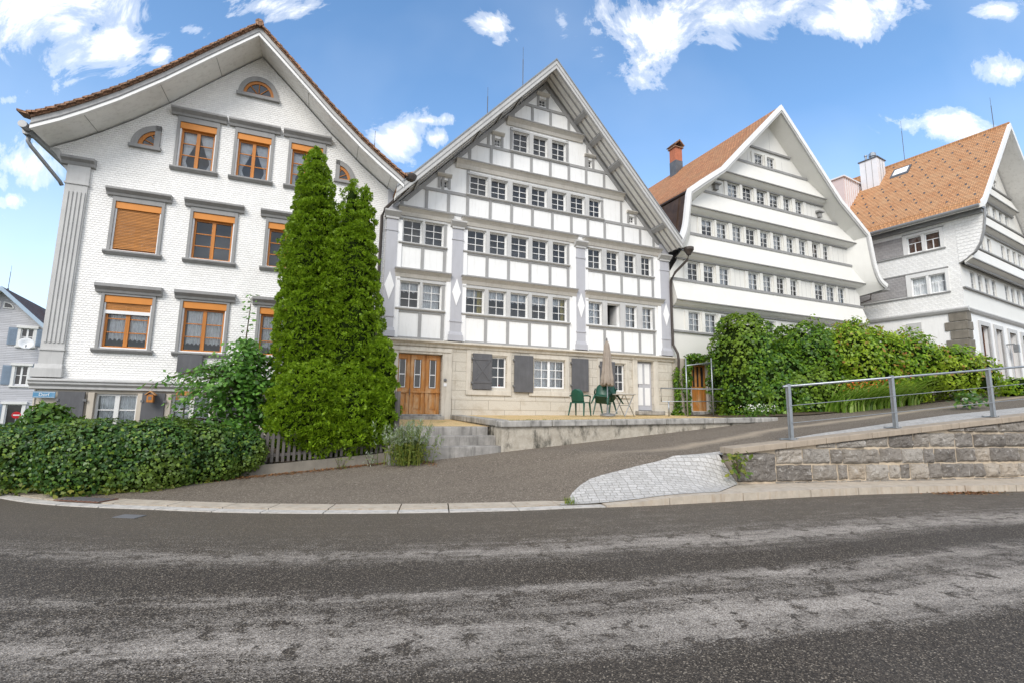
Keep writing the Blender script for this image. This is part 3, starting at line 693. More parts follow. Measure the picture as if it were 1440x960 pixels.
    MB().box(.4, 1.9, -.35, .12, 1.2, 1.34).box(.44, 1.86, -.12, .1, 1.34, 1.39).build('door_sill', 'coping', D, .015)
    MB().box(1.9, 2.0, -.09, -.07, 2.28, 2.38).build('bell_plate', 'signwhite', H)
    MB().lathe([(.05, 0), (.05, .03), (.02, .05)], (0, 0, 0), 12).build('bell', 'darktrim', H, M=Matrix.Translation((1.95, -.07, 2.48)) @ Matrix.Rotation(R(90), 4, 'X'))
    # white panelled side door
    wd = MB().box(9.47, 10.19, .1, .15, 1.62, 3.46)
    wd = wd.build('side_door', 'pilaster', H)
    build_parts(MB().box(9.55, 9.78, .085, .1, 2.62, 3.4).box(9.88, 10.11, .085, .1, 2.62, 3.4).box(9.55, 9.78, .085, .1, 1.8, 2.48).box(9.88, 10.11, .085, .1, 1.8, 2.48), 'door_panels', 'signwhite', wd, .008)
    MB().box(9.52, 9.56, .05, .09, 2.5, 2.6).build('handle', 'darktrim', wd)
    MB().box(9.3, 10.5, -.3, .05, 1.45, 1.6).build('door_step', 'coping', wd, .015)
    # ground floor windows, shutters
    w = sash_window(H, gw[0][0], gw[0][1], gw[0][2], gw[0][3], .07, 2, 3, 'signwhite', .05, .025, None, 1)
    MB().lathe([(.04, 0), (.055, .08)], (3.93, .3, 2.33), 10).build('flower_pot', 'red', w)
    sash_window(H, *gw[1], .07, 2, 3, 'signwhite', .05, .025, 'full', 2)
    sash_window(H, *gw[2], .07, 2, 3, 'signwhite', .05, .025, None, 1)
    for i, (a, b, c, d) in enumerate([(2.86, 3.53, 2.22, 3.4), (4.34, 5.05, 2.16, 3.42), (6.57, 7.26, 2.25, 3.43), (7.76, 8.4, 2.25, 3.38)]):
        s = MB().box(a, b, -.115, -.075, c, d)
        if i == 0: s.box(a + .02, b - .02, -.13, -.115, d - .22, d - .14).box(a + .02, b - .02, -.13, -.115, c + .2, c + .28).loft([(a + .06, -.128, c + .3), (a + .12, -.128, c + .3), (b - .06, -.128, d - .24), (b - .12, -.128, d - .24)], [(a + .06, -.116, c + .3), (a + .12, -.116, c + .3), (b - .06, -.116, d - .24), (b - .12, -.116, d - .24)]).loft([(b - .06, -.127, c + .3), (b - .12, -.127, c + .3), (a + .06, -.127, d - .24), (a + .12, -.127, d - .24)], [(b - .06, -.116, c + .3), (b - .12, -.116, c + .3), (a + .06, -.116, d - .24), (a + .12, -.116, d - .24)])
        s = s.build('shutter', 'shutter', H, .006)
        build_parts(MB().box(a - .04, a + .02, -.13, -.05, d - .2, d - .14).box(a - .04, a + .02, -.13, -.05, c + .18, c + .24), 'hinge', 'darktrim', s)
    # timber frames, one mesh a storey
    def bays(z): return None
    def frame_row(z0, z1, xs, xa, xb, ybar=-.03, w=.1):
        m = MB(); m.box(xa, xb, ybar, 0, z1 - .02, z1 + .05)
        for x in xs: m.box(x - w / 2, x + w / 2, ybar + .004, 0, z0, z1 - .02)
        return m
    div = lambda cs: [cs[0][0] - .06] + [(cs[k][1] + cs[k + 1][0]) / 2 for k in range(len(cs) - 1)] + [cs[-1][1] + .06]
    t = MB()
    for zc, zs in ((3.76, 4.6), (6.0, 6.77)):
        for cs in (cols_l, cols_m, cols_r):
            d = div(cs); m = frame_row(zc, zs, d, d[0] - .045, d[-1] + .045); t.add(m.v, m.f)
            t.box(d[0] - .045, d[-1] + .045, -.028, 0, zc - .02, zc + .04)
            for x in (d[0], d[-1]): t.box(x - .045, x + .045, -.026, 0, zs + .12, zs + 1.05)
    t.build('lower_framing', 'timber', H)
    t = MB()
    def clip(x, z0, z1, w=.1):
        zt = min(z1, ztop - abs(x - ax) * sl - .05)
        if zt > z0 + .05: t.box(x - w / 2, x + w / 2, -.026, 0, z0, zt)
    # gable rows of panels
    for z0, z1, xs in ((8.09, 8.8, [.33, 1.13, 1.88, 2.55, 3.38, 4.19, 5.01, 5.82, 6.62, 7.34, 8.09, 8.93, 9.75, 10.4]), (10.14, 10.8, [1.75, 2.58, 3.38, 4.18, 4.95, 5.73, 6.52, 7.28, 8.09, 8.85]), (12.17, 12.82, [4.21, 4.98, 5.74, 6.52])):
        e = .02
        for x in xs: clip(x, z0, z1)
        za = z1; half = hw(za) - .02
        t.box(ax - half, ax + half, -.031, 0, za, za + .1); half0 = hw(z0) - .02
        t.box(max(.02, ax - half0), min(11.1, ax + half0), -.03, 0, z0 - .03, z0 + .05)
    for z0, z1, cs in ((8.9, 9.8, c3), (10.9, 11.8, c4)):
        for x in (cs[0][0] - .07, cs[-1][1] + .07): clip(x, z0, z1, .1)
        for x in (cs[0][0] - .95, cs[-1][1] + .95): clip(x, z0, z1, .09)
        for x in (cs[0][0] - .6, cs[-1][1] + .6): pass
    for a, b, c, d in small:
        t.box(a - .09, a, -.027, 0, c - .04, d + .22).box(b, b + .09, -.027, 0, c - .04, d + .22)
    # rafters against the soffit
    for sg in (-1, 1):
        x1 = ax + sg * hw(8.3); p = [(ax, ztop - .02), (x1, 8.28), (x1 - sg * .17, 8.28), (ax, ztop - .24)]
        t.prism_y(p, -.034, 0)
    t.build('gable_framing', 'timber', H)
    # posts between the windows and white bay casings
    for z0, z1, cs in ((4.73, 5.59, cols_l), (4.73, 5.59, cols_m), (4.73, 5.59, cols_r), (6.89, 7.67, cols_l), (6.89, 7.67, cols_m), (6.89, 7.67, cols_r), (8.93, 9.65, c3), (10.9, 11.68, c4)):
        m = MB()
        for k in range(len(cs) - 1): m.box(cs[k][1] + .015, cs[k + 1][0] - .015, -.06, 0, z0 - .02, z1 + .05)
        xa, xb = cs[0][0] - .13, cs[-1][1] + .13
        m.prism_x([(0, z0 - .09), (-.05, z0 - .085), (-.1, z0 - .05), (-.1, z0 - .015), (0, z0)], xa, xb)
        m.box(xa + .02, xb - .02, -.05, 0, z1, z1 + .07)
        build_parts(m, 'window_row_casing', 'lightgrey', H)
        for k, (a, b) in enumerate(cs):
            cur = None
            if z0 < 5: cur = ['valance', 'full', 'yellow', 'valance', 'valance', 'valance', 'yellow', 'full', None, 'full', 'full'][(cols_l + cols_m + cols_r).index((a, b))]
            if cs is cols_r and z0 < 5 and k == 1:
                # the open casement, its leaf swung inwards
                w = MB().box(a, a + .04, .06, .1, z0, z1).box(b - .04, b, .06, .1, z0, z1).box(a + .04, b - .04, .06, .1, z0, z0 + .04).box(a + .04, b - .04, .06, .1, z1 - .04, z1).build('open_window', 'sash', H, label='casement standing open on a dark room')
                MB().box(b - .05, b - .01, .1, .55, z0 + .04, z1 - .04).build('open_leaf', 'sash', w)
                continue
            sash_window(H, a, b, z0, z1, .06, 2, 3, 'sash', .04, .022, cur, 1)
    for a, b, c, d in small:
        w = sash_window(H, a, b, c, d, .07, 2, 2, 'sash', .035, .02, None, 1)
        MB().prism_x([(0, d + .09), (-.06, d + .11), (-.12, d + .17), (-.12, d + .2), (0, d + .21)], a - .12, b + .12).build('hood', 'cream', w)
    # jetty coves
    def cove(xa, xb, z0, z1, out):
        m = MB().prism_x([(0, z0), (-.05, z0 + .01), (-.09, z0 + (z1 - z0) * .45), (-out * .75, z1 - .09), (-out, z1 - .05), (-out, z1 - .035), (0, z1)], xa, xb)
        c = m.build('jetty_cove', 'cream', H)
        MB().box(xa - .02, xb + .02, -out - .02, 0.0, z1 - .034, z1 + .002).build('drip_edge', 'timber', c)
    for xa, xb in ((.2, 2.02), (2.4, 6.8), (7.16, 10.74)): cove(xa, xb, 5.7, 5.97, .2)
    for xa, xb in ((.22, 2.06), (2.36, 6.84), (7.12, 10.7)): cove(xa, xb, 7.76, 8.04, .2)
    cove(ax - hw(10.1) + .12, ax + hw(10.1) - .12, 9.8, 10.1, .2); cove(ax - hw(12.12) + .12, ax + hw(12.12) - .12, 11.85, 12.12, .2)
    # pilasters with diamonds
    for xa, xb in ((-.13, .22), (2.05, 2.42), (6.8, 7.16), (10.66, 11.08)):
        p = MB().box(xa, xb, -.08, 0, 3.76, 7.62).build('pilaster', 'pilaster', H)
        xm = (xa + xb) / 2
        MB().prism_y([(xm, 4.92), (xm + .15, 5.38), (xm, 5.84), (xm - .15, 5.38)], -.1, -.078).build('diamond', 'panel', p)
        MB().box(xa - .06, xb + .06, -.13, 0, 3.76, 3.95).prism_x([(-.12, 3.95), (-.09, 4.05), (0, 4.05), (0, 3.95)], xa - .03, xb + .03).build('pilaster_base', 'pilaster', p); MB().box(xa - .02, xb + .02, -.1, 0, 4.38, 4.43).build('astragal', 'pilaster', p)
        MB().box(xa - .02, xb + .02, -.1, 0, 7.18, 7.23).build('astragal', 'pilaster', p); MB().box(xa - .03, xb + .03, -.12, 0, 7.58, 7.64).prism_x([(0, 7.64), (-.1, 7.64), (-.24, 7.78), (-.24, 7.83), (0, 7.85)], xa - .08, xb + .08).build('pilaster_capital', 'lightgrey', p)
        m = MB().box(xa - .16, xa, -.045, 0, 3.76, 7.6).box(xb, xb + .16, -.045, 0, 3.76, 7.6) if xa > 1 and xa < 9 else MB().box((xb if xa < 1 else xa - .16), (xb + .16 if xa < 1 else xa), -.045, 0, 3.76, 7.6)
        m.build('pilaster_casing', 'panel', p)
    build_parts(MB().box(-.12, .22, -.05, .02, 7.85, 8.6).box(10.68, 11.1, -.05, .02, 7.85, 8.3), 'corner_board', 'pilaster', H)
    # roof
    xL, xR = 0.02, 11.08
    prof = [(xL, ztop - (ax - xL) * sl), (ax, ztop), (xR, ztop - (xR - ax) * sl)]
    tl = MB(); roof_layer(tl, prof, .3, .37, -.9, 10.5); roof = tl.build('roof', 'tile3', H)
    s_ = MB(); roof_layer(s_, prof, .06, .2, -.84, 10.4); s_.build('soffit', 'soffit', roof)
    b_ = MB(); roof_layer(b_, prof, .0, .14, -.9, -.8); b_.build('lower_bargeboard', 'lightgrey', roof)
    b_ = MB(); roof_layer(b_, prof, .14, .17, -.915, -.8); b_.build('bargeboard_line', 'timber', roof)
    b_ = MB(); roof_layer(b_, prof, .17, .33, -.905, -.8); b_.build('upper_bargeboard', 'lightgrey', roof)
    b_ = MB(); roof_layer(b_, prof, .33, .385, -.93, .3); b_.build('verge_flashing', 'zinc', roof)
    bt = MB()
    for y in (-.58, -.30, -.06): roof_layer(bt, prof, .025, .062, y - .03, y + .03)
    bt.build('soffit_battens', 'timber', roof)
    for sg in (-1, 1):
        for zz in (12.6, 11.85, 10.95, 8.75):
            xx = ax + sg * hw(zz); px = MB()
            a = (xx - sg * -.1, zz - .1 * sl)
            for q in (0,):
                p0 = (xx - .06, ztop - abs(xx - .06 - ax) * sl + .055); p1 = (xx + .06, ztop - abs(xx + .06 - ax) * sl + .055)
                px.prism_y([(p0[0], p0[1] - .08), (p1[0], p1[1] - .08), p1, p0], -.8, 0)
            px.build('purlin', 'timber', roof)
    lightning_rod(roof, 5.0, 1.0, 13.9, 2.2); lightning_rod(roof, 3.6, 1.2, 12.5, 1.55)
    # hopper and bent brown pipe on the right
    hp = MB().lathe([(.08, -.2), (.13, -.1), (.2, 0), (.2, .1), (.14, .1)], (11.55, -.72, 7.95), 14).build('rain_hopper', 'pipe', roof)
    MB().tube([(11.55, -.72, 7.8), (11.5, -.68, 7.55), (11.2, -.3, 7.1), (11.1, -.16, 6.8), (11.1, -.13, 6.5), (11.12, -.13, 4.2), (11.2, -.28, 3.85), (11.23, -.3, 3.6), (11.2, -.13, 1.4)], .05, 10).build('downpipe', 'pipe', hp, smooth=True)
    return H

# ------------------------------------------------------------------ HOUSE 3 : white house with banded floors
def build_house3():
    H = thing('banded_house', 'white house with overhanging floor bands and flared gable, third from the left', 'house', (11.125, 0, 0), R(1.33))
    cx = 6.43
    W = [(0, 15.23), (2.34, 13.0), (4.2, 11.2), (4.85, 10.6), (5.15, 10.2), (5.16, 9.5), (5.18, 8.9), (5.4, 8.1), (5.9, 7.5)]
    Fp = [(0, 15.6), (2.34, 13.25), (3.77, 11.8), (5.02, 10.92), (5.72, 10.4), (5.84, 9.7), (6.02, 8.8), (6.37, 8.15), (6.9, 7.85)]
    def dense(L):
        out = L[:4]
        for i in range(4, len(L) - 1):
            p0, p1, p2, p3 = [Vector(L[min(max(k, 4), len(L) - 1)]) for k in (i - 1, i, i + 1, i + 2)]
            for q in range(5):
                u = q / 5; v = .5 * (2 * p1 + (p2 - p0) * u + (2 * p0 - 5 * p1 + 4 * p2 - p3) * u * u + (3 * p1 - p0 - 3 * p2 + p3) * u ** 3); out.append((v.x, v.y))
        return out + [L[-1]]
    W, Fp = dense(W), dense(Fp)
    NR = len(Fp); NL = max(i for i, p in enumerate(Fp) if p[1] > 8.12) + 1
    hw = lambda z: interp([(b, a) for a, b in W[::-1]], z) if z > 7.5 else 5.9
    xl = lambda z: cx - hw(z) if z > 8.9 else interp([(7.2, .05), (8.9, cx - hw(8.9))], z)
    xr = lambda z: cx + hw(z)
    rows = [(4.85, 5.62, [(1.01, 1.54), (1.89, 2.45), (2.78, 3.3), (4.56, 5.08), (5.45, 5.95)]),
            (6.99, 7.74, [(1.06, 1.56), (1.93, 2.44), (2.82, 3.32), (4.55, 5.08), (5.45, 5.95), (6.33, 6.8), (7.23, 7.67), (8.96, 9.52), (9.79, 10.36), (10.64, 11.12)]),
            (9.06, 9.79, [(1.93, 2.48), (2.78, 3.32), (3.71, 4.22), (4.54, 5.07), (5.44, 5.9), (6.28, 6.79), (7.18, 7.62), (8.03, 8.48), (8.96, 9.38), (9.76, 10.14)]),
            (11.12, 11.79, [(3.57, 4.13), (4.47, 5.0), (5.37, 5.88), (6.21, 6.77), (7.14, 7.57), (7.98, 8.43)]),
            (13.06, 13.63, [(5.4, 5.88), (6.2, 6.66)])]
    rows = [(z0 - .025, z1 + .025, [(a - .045, b + .045) for a, b in cs]) for z0, z1, cs in rows]
    door = (1.0, 1.84, 1.62, 3.5)
    holes = [(a, b, z0, z1) for z0, z1, cs in rows for a, b in cs] + [door]
    mb = MB(); wall_slabs(mb, [1.3, 7.2, 7.5, 8.9] + [b for a, b in W], xl, xr, holes, 0, .14); mb.build('front_wall', 'white3', H, recalc=False)
    house_shell(H, .05, cx + 5.85, 1.3, 7.6, 11, (cx, 15.1), 'white3')
    # door of reddish wood
    d = MB().box(1.01, 1.83, .1, .14, 1.62, 3.48)
    for x in (1.03, 1.24, 1.45, 1.7): d.box(x, x + .1, .07, .1, 1.62, 3.48)
    d.box(1.05, 1.8, .072, .1, 2.5, 2.58).box(1.05, 1.8, .072, .1, 1.62, 1.8)
    D = d.build('side_entrance_door', 'doorwood', H)
    MB().box(1.13, 1.24, .085, .1, 2.6, 3.4).box(1.34, 1.45, .085, .1, 2.6, 3.4).box(1.55, 1.7, .085, .1, 2.6, 3.4).build('door_glass', 'darkglass', D)
    MB().box(1.86, 2.12, -.12, 0, 1.6, 3.6).build('door_jamb', 'lightgrey', D)
    MB().box(.9, 2.2, -.4, 0, 1.4, 1.6).build('door_step', 'coping', D, .02)
    build_parts(MB().box(.02, .88, -.025, 0, 1.3, 3.7).box(2.13, 4.0, -.025, 0, 1.3, 2.6), 'stone_base', 'plaster1', H)
    # bands
    def band(S, e0=None):
        prof = [(0, S + .03), (-.11, S + .01), (-.11, S - .09), (-.1, S - .1), (-.32, S - .86), (-.34, S - .9), (-.34, S - .93), (-.3, S - .94), (-.2, S - 1.05), (-.06, S - 1.14), (0, S - 1.16)]
        def ring(sg):
            out = []
            for y, z in prof:
                k = 0 if y > -.15 else .0
                fr = min(1, -y / .7)
                h = hw(z); h = h + (interp([(b, a) for a, b in Fp[::-1]], z) - h) * fr if z > 7.9 else h
                x = cx + sg * h
                if sg < 0 and z < 8.3: x = interp([(5.7, .12), (6.9, .1), (8.3, .5)], z)
                out.append((x + sg * .0, y, z))
            return out
        b = MB().loft(ring(-1), ring(1)).build('floor_band', 'white3', H)
        xa = lambda z: ring(-1)
        r0, r1 = ring(-1), ring(1)
        MB().box(r0[1][0] - .03, r1[1][0] + .02, -.135, 0, S - .075, S + .035).build('sill_line', 'greytrim', b)
        build_parts(MB().box(r0[5][0] - .02, r1[5][0] + .02, -.36, -.3, S - .945, S - .905), 'drip_line', 'greytrim', b)
        MB().box(r0[-1][0] + .02, r1[-1][0] - .02, -.075, 0, S - 1.19, S - 1.135).build('head_line', 'greytrim', b)
    for S in (6.93, 9.0, 11.05, 13.0): band(S)
    MB().box(cx - 1.35, cx + 1.35, -.08, 0, 13.86, 13.95).build('head_board', 'greytrim', H)
    MB().box(.1, cx + 5.8, -.08, 0, 4.74, 4.82).build('sill_board', 'greytrim', H)
    # window posts and sashes
    cur3 = ['full', None, 'valance', 'full', 'valance', 'full', None, 'full', 'full', 'valance']
    for ri, (z0, z1, cs) in enumerate(rows):
        m = MB()
        prev = None
        for a, b in cs:
            if prev is not None and a - prev < .6: m.box(prev + .05, a - .05, -.07, 0, z0 - .03, z1 + .02)
            else:
                m.box(a - .22, a - .03, -.04, 0, z0 - .03, z1 + .02)
                if prev is not None: m.box(prev + .03, prev + .22, -.04, 0, z0 - .03, z1 + .02)
            prev = b
        m.box(prev + .03, prev + .22, -.04, 0, z0 - .03, z1 + .02)
        build_parts(m, 'window_post', 'white3', H)
        for k, (a, b) in enumerate(cs):
            sash_window(H, a, b, z0, z1, .05, 2, 3, 'sash', .04, .02, cur3[(k * 3 + ri) % 10], 1)
    # vertical board joints on the plain walls
    jm = MB()
    for z0, z1, xs in ((6.99, 7.75, [.3, .55, .8, 3.7, 4.0, 4.25, 8.0, 8.3, 8.6, 11.5, 11.9]), (9.06, 9.8, [1.6, 10.5, 10.9, 11.3]), (11.1, 11.8, [2.6, 2.9, 3.2, 8.8, 9.1, 9.4]), (13.05, 13.6, [4.9, 5.15, 6.95, 7.2]), (13.97, 14.9, [6.1, 6.43, 6.75])):
        for x in xs:
            if abs(x - cx) < hw(z1) - .05: jm.box(x - .006, x + .006, -.004, 0, z0, z1)
    build_parts(jm, 'board_joint', 'lightgrey', H)
    # bird boxes in the gable
    for x, z in ((2.75, 11.25), (9.6, 11.2)):
        MB().box(x - .1, x + .1, -.14, 0, z, z + .22).prism_x([(0, z + .22), (-.22, z + .24), (-.22, z + .3), (0, z + .34)], x - .2, x + .2).build('vent_box', 'greytrim', H)
    # wall lamp
    MB().tube([(3.35, 0, 5.7), (3.35, -.35, 5.72), (3.35, -.45, 5.66)], .015, 6).lathe([(.03, .08), (.16, 0), (.18, -.06), (.02, -.05)], (3.35, -.48, 5.6), 14).build('wall_lamp', 'zinc', H)
    # roof: tiles over, flared soffit between wall outline and front board
    fr = lambda sg, dz=0: [(cx + sg * a, b + dz) for a, b in Fp]
    wl = lambda sg: [(cx + sg * a, b) for a, b in W]
    tl = MB()
    topL = [(cx - a, b) for a, b in Fp[:5]]; topR = [(cx + a, b) for a, b in Fp[:5]]
    prof = topL[::-1] + topR[1:]
    roof_layer(tl, prof, .22, .32, -.70, 11.5); roof = tl.build('roof', 'tile3', H)
    so = MB()
    for sg in (-1, 1):
        n = NR if sg > 0 else NL
        a = [(x, -.68, z) for x, z in fr(sg)[:n]]; b = [(x, .0, z) for x, z in wl(sg)[:n]]
        for i in range(n - 1): so.quad(a[i], a[i + 1], b[i + 1], b[i])
    so.build('flared_soffit', 'white3', roof, recalc=False, smooth=True)
    def board(y0, y1, o0, o1, name, mat):
        m = MB()
        for sg in (-1, 1):
            n = NR if sg > 0 else NL; pts = fr(sg)[:n]
            nv = []
            for i, (x, z) in enumerate(pts):
                p = Vector(pts[max(0, i - 1)]); q = Vector(pts[min(n - 1, i + 1)]); d_ = (q - p).normalized(); nn = Vector((-d_.y, d_.x)) * (1 if sg > 0 else -1)
                if i == 0: nn = Vector((0, 1.35))
                nv.append(nn)
            for i in range(n - 1):
                A, B = Vector(pts[i]), Vector(pts[i + 1]); q = [A + nv[i] * o0, B + nv[i + 1] * o0, B + nv[i + 1] * o1, A + nv[i] * o1]
                m.loft([(v.x, y0, v.y) for v in q], [(v.x, y1, v.y) for v in q])
        return m.build(name, mat, roof)
    board(-.76, -.64, .07, .265, 'bargeboard', 'white'); board(-.73, -.66, -.02, .07, 'bargeboard_moulding', 'lightgrey')
    # outer skin of the flares
    sk = MB()
    for sg, n in ((1, NR),):
        pts = [(x + .2, z) for x, z in fr(sg)[4:n]]
        for i in range(len(pts) - 1): sk.quad((pts[i][0], -.7, pts[i][1]), (pts[i + 1][0], -.7, pts[i + 1][1]), (pts[i + 1][0], 10.5, pts[i + 1][1]), (pts[i][0], 10.5, pts[i][1]))
        p, q = fr(sg)[-1], wl(sg)[-1]; sk.quad((p[0] + .2, -.7, p[1]), (q[0], 0, q[1]), (q[0], 10.5, q[1]), (p[0] + .2, 10.5, p[1]))
    sk.build('flare_skin', 'white3', roof, recalc=False)
    sk = MB(); pts = [(x - .17, z) for x, z in fr(-1)[4:NL]]
    for i in range(len(pts) - 1): sk.quad((pts[i][0], -.7, pts[i][1]), (pts[i + 1][0], -.7, pts[i + 1][1]), (pts[i + 1][0], 10.5, pts[i + 1][1]), (pts[i][0], 10.5, pts[i][1]))
    for k in range(6):
        y = -.2 + k * 1.0
        for i in range(len(pts) - 1): sk.loft([(pts[i][0] - .03, y, pts[i][1]), (pts[i + 1][0] - .03, y, pts[i + 1][1]), (pts[i + 1][0], y, pts[i + 1][1]), (pts[i][0], y, pts[i][1])], [(pts[i][0] - .03, y + .03, pts[i][1]), (pts[i + 1][0] - .03, y + .03, pts[i + 1][1]), (pts[i + 1][0], y + .03, pts[i + 1][1]), (pts[i][0], y + .03, pts[i][1])])
    sk.build('copper_cladding', 'copper', roof, recalc=False)
    e = fr(-1)[4]
    MB().tube([(e[0] - .12, -.72, e[1] + .12), (e[0] - .12, 11, e[1] + .12)], .07, 8).build('gutter', 'pipe', roof)
    e = fr(1)[-1]
    MB().box(e[0] - .1, e[0] + .32, -.74, 10.5, e[1] - .08, e[1] + .02).build('eave_board', 'greytrim', roof)
    MB().tube([(12.75, -.3, 7.6), (12.7, -.3, 7.3), (12.4, .05, 7.15), (12.4, .05, 6.0)], .05, 8).build('downpipe', 'pipe', roof, smooth=True)
    # chimney
    CX, CY = 5.82, 5.6
    ch = MB().box(CX, CX + .5, CY, CY + .5, 15.95, 17.0).build('chimney', 'brick', roof)
    MB().box(CX - .01, CX + .51, CY - .01, CY + .51, 14.6, 16.2).build('flashing', 'lead', ch)
    MB().box(CX - .07, CX + .57, CY - .07, CY + .57, 17.0, 17.06).prism_y([(CX - .13, 17.15), (CX + .25, 17.5), (CX + .63, 17.15), (CX + .57, 17.11), (CX + .25, 17.41), (CX - .07, 17.11)], CY - .12, CY + .62).box(CX - .05, CX + .02, CY - .05, CY + .55, 17.055, 17.16).box(CX + .48, CX + .55, CY - .05, CY + .55, 17.055, 17.16).build('cap', 'tile1', ch)
    # low side roof of the rear wing
    MB().prism_y([(-2.2, 11.0), (2.6, 12.9), (2.6, 13.05), (-2.2, 11.16)], 5.2, 9).build('rear_wing_roof', 'tile3', roof)
    return H

# ------------------------------------------------------------------ HOUSE 4
def build_house4():
    H = thing('corner_house', 'white house with orange tiled roof, roof window and white metal chimney at far right', 'house', (25.905, -2.811, 0), R(8.2))
    # side wall (x=0), windows in it
    sw = [(.56, 1.2, 7.46, 8.36), (1.3, 1.92, 7.46, 8.36), (.6, 1.2, 9.66, 10.5), (1.32, 1.92, 9.66, 10.5)]
    mb = MB(); wall_slabs(mb, [6.5, 11.1], lambda z: 0, lambda z: 12, sw, 0, .14)
    swp = lambda m: Matrix(((0, 1, 0, 0), (1, 0, 0, 0), (0, 0, 1, 0), (0, 0, 0, 1)))
    T = swp(0)
    mb.build('side_wall', 'shingle4', H, recalc=False, M=T)
    def S(name, mat, m, **k): return m.build(name, mat, H, M=T, **k)
    build_parts(MB().box(2.14, 4.6, -.03, 0, 7.5, 8.58).box(2.12, 4.6, -.03, 0, 9.66, 10.6), 'grey_shingle_field', 'shingle4g', H, M=T)
    build_parts(MB().box(.42, 4.8, -.07, 0, 7.38, 7.43).box(.42, 4.8, -.07, 0, 9.56, 9.61).box(.42, 4.8, -.06, 0, 8.58, 8.64).box(.42, 2.1, -.06, 0, 10.64, 10.68), 'side_trim', 'greytrim', H, M=T)
    build_parts(MB().box(.44, .56, -.06, 0, 7.44, 8.56).box(1.2, 1.3, -.06, 0, 7.44, 8.4).box(1.92, 2.12, -.06, 0, 7.44, 8.56).box(.56, 1.92, -.06, 0, 8.37, 8.56).box(.46, .6, -.06, 0, 9.62, 10.63).box(1.2, 1.32, -.06, 0, 9.62, 10.5).box(1.92, 2.1, -.06, 0, 9.62, 10.63).box(.6, 1.92, -.06, 0, 10.51, 10.63), 'side_window_casing', 'sash', H, M=T)
    for a, b, c, d in sw:
        m = MB().box(a, a + .04, .05, .09, c, d).box(b - .04, b, .05, .09, c, d).box(a + .04, b - .04, .05, .09, c, c + .04).box(a + .04, b - .04, .05, .09, d - .04, d).box(a + .04, b - .04, .055, .09, c + (d - c) * .58, c + (d - c) * .58 + .03).box((a + b) / 2 - .018, (a + b) / 2 + .018, .055, .09, c + .04, c + (d - c) * .58)
        w = S('side_window', 'signwhite', m)
        MB().quad((a + .02, .08, c + .02), (b - .02, .08, c + .02), (b - .02, .08, d - .02), (a + .02, .08, d - .02)).build('pane', 'glass', w, recalc=False, M=T)
        if c < 9: curtain_mesh(a, b, c, d, .2).build('curtain', 'lace', w, recalc=False, M=T)
        else: MB().box(a, b, .22, .24, c, d).build('brown_blind', 'rust', w, M=T)
    S('side_room_wall', 'room', MB().quad((.1, .8, 6.5), (4, .8, 6.5), (4, .8, 11), (.1, .8, 11)), recalc=False)
    # belt and ground floor
    MB().prism_y([(0, 6.35), (-.1, 6.4), (-.16, 6.5), (-.16, 6.55), (0, 6.62)], -.16, 12).build('belt_course_side', 'lightgrey', H)
    MB().prism_x([(0, 6.35), (-.1, 6.4), (-.16, 6.5), (-.16, 6.55), (0, 6.62)], 0, 10.5).build('belt_course', 'lightgrey', H)
    MB().quad((.02, 0, 1.5), (.02, 12, 1.5), (.02, 12, 6.5), (.02, 0, 6.5)).build('ground_side_wall', 'white', H, recalc=False)
    q = MB()
    for k in range(9): q.box(-.04, .5 + .14 * (k % 2), -.05, .62 + .18 * (k % 2), 2.6 + k * .42, 3.0 + k * .42)
    q.build('corner_quoins', 'concrete', H, .02)
    MB().box(-.06, 0, 1.7, 2.3, 5.0, 6.1).build('side_niche', 'lightgrey', H)
    fr = [(1.6, 2.7, 3.4, 5.9), (3.6, 4.5, 2.9, 5.9), (5.6, 6.6, 3.4, 5.9), (7.6, 8.6, 3.4, 5.9)]
    mb = MB(); wall_slabs(mb, [1.5, 6.5], lambda z: .3, lambda z: 10.2, fr, 0, .25); mb.build('ground_front_wall', 'white', H, recalc=False)
    for i, (a, b, c, d) in enumerate(fr):
        w = sash_window(H, a, b, c, d, .18, 2, 3, 'rust', .07, .04, None, 1, name='ground_window' if i != 1 else 'entrance', glass='darkglass')
        build_parts(MB().box(a - .2, a, -.05, .05, c - .1, d + .2).box(b, b + .2, -.05, .05, c - .1, d + .2).box(a, b, -.05, .05, d, d + .2), 'casing', 'lightgrey', w)
        MB().quad((a - .1, .5, c), (b + .1, .5, c), (b + .1, .5, d), (a - .1, .5, d)).build('dark_interior', 'room', w, recalc=False)
    # upper front walls with bands
    ax, az, sl = 5.1, 16.5, 1.03
    hw = lambda z: (az - z) / sl
    def up(z0, z1, y, wins):
        mb = MB(); zz = [z0, z1] + ([10.95] if z0 < 10.95 < z1 else [])
        wall_slabs(mb, zz, lambda z: max(0, ax - hw(z)), lambda z: min(10.2, ax + hw(z)), wins, y, .15); mb.build('front_wall', 'white3', H, recalc=False)
        for a, b, c, d in wins:
            w = sash_window(H, a, b, c, d, y + .06, 2, 3, 'sash', .04, .02, 'full', 1)
        xs = sorted(set([w[0] for w in wins]))
    r1 = [(1.15 + .95 * k, 1.75 + .95 * k, 7.62, 8.5) for k in range(4)] + [(5.9 + .95 * k, 6.5 + .95 * k, 7.62, 8.5) for k in range(4)]
    r2 = [(.7 + .9 * k, 1.25 + .9 * k, 9.75, 10.55) for k in range(4)] + [(5.4 + .9 * k, 5.95 + .9 * k, 9.75, 10.55) for k in range(4)]
    r3 = [(2.0 + .95 * k, 2.55 + .95 * k, 11.85, 12.55) for k in range(6)]
    r4 = [(3.7 + .95 * k, 4.25 + .95 * k, 13.75, 14.3) for k in range(3)]
    up(6.6, 8.7, 0, r1); up(8.7, 16.3, -.18, r2 + r3 + r4)
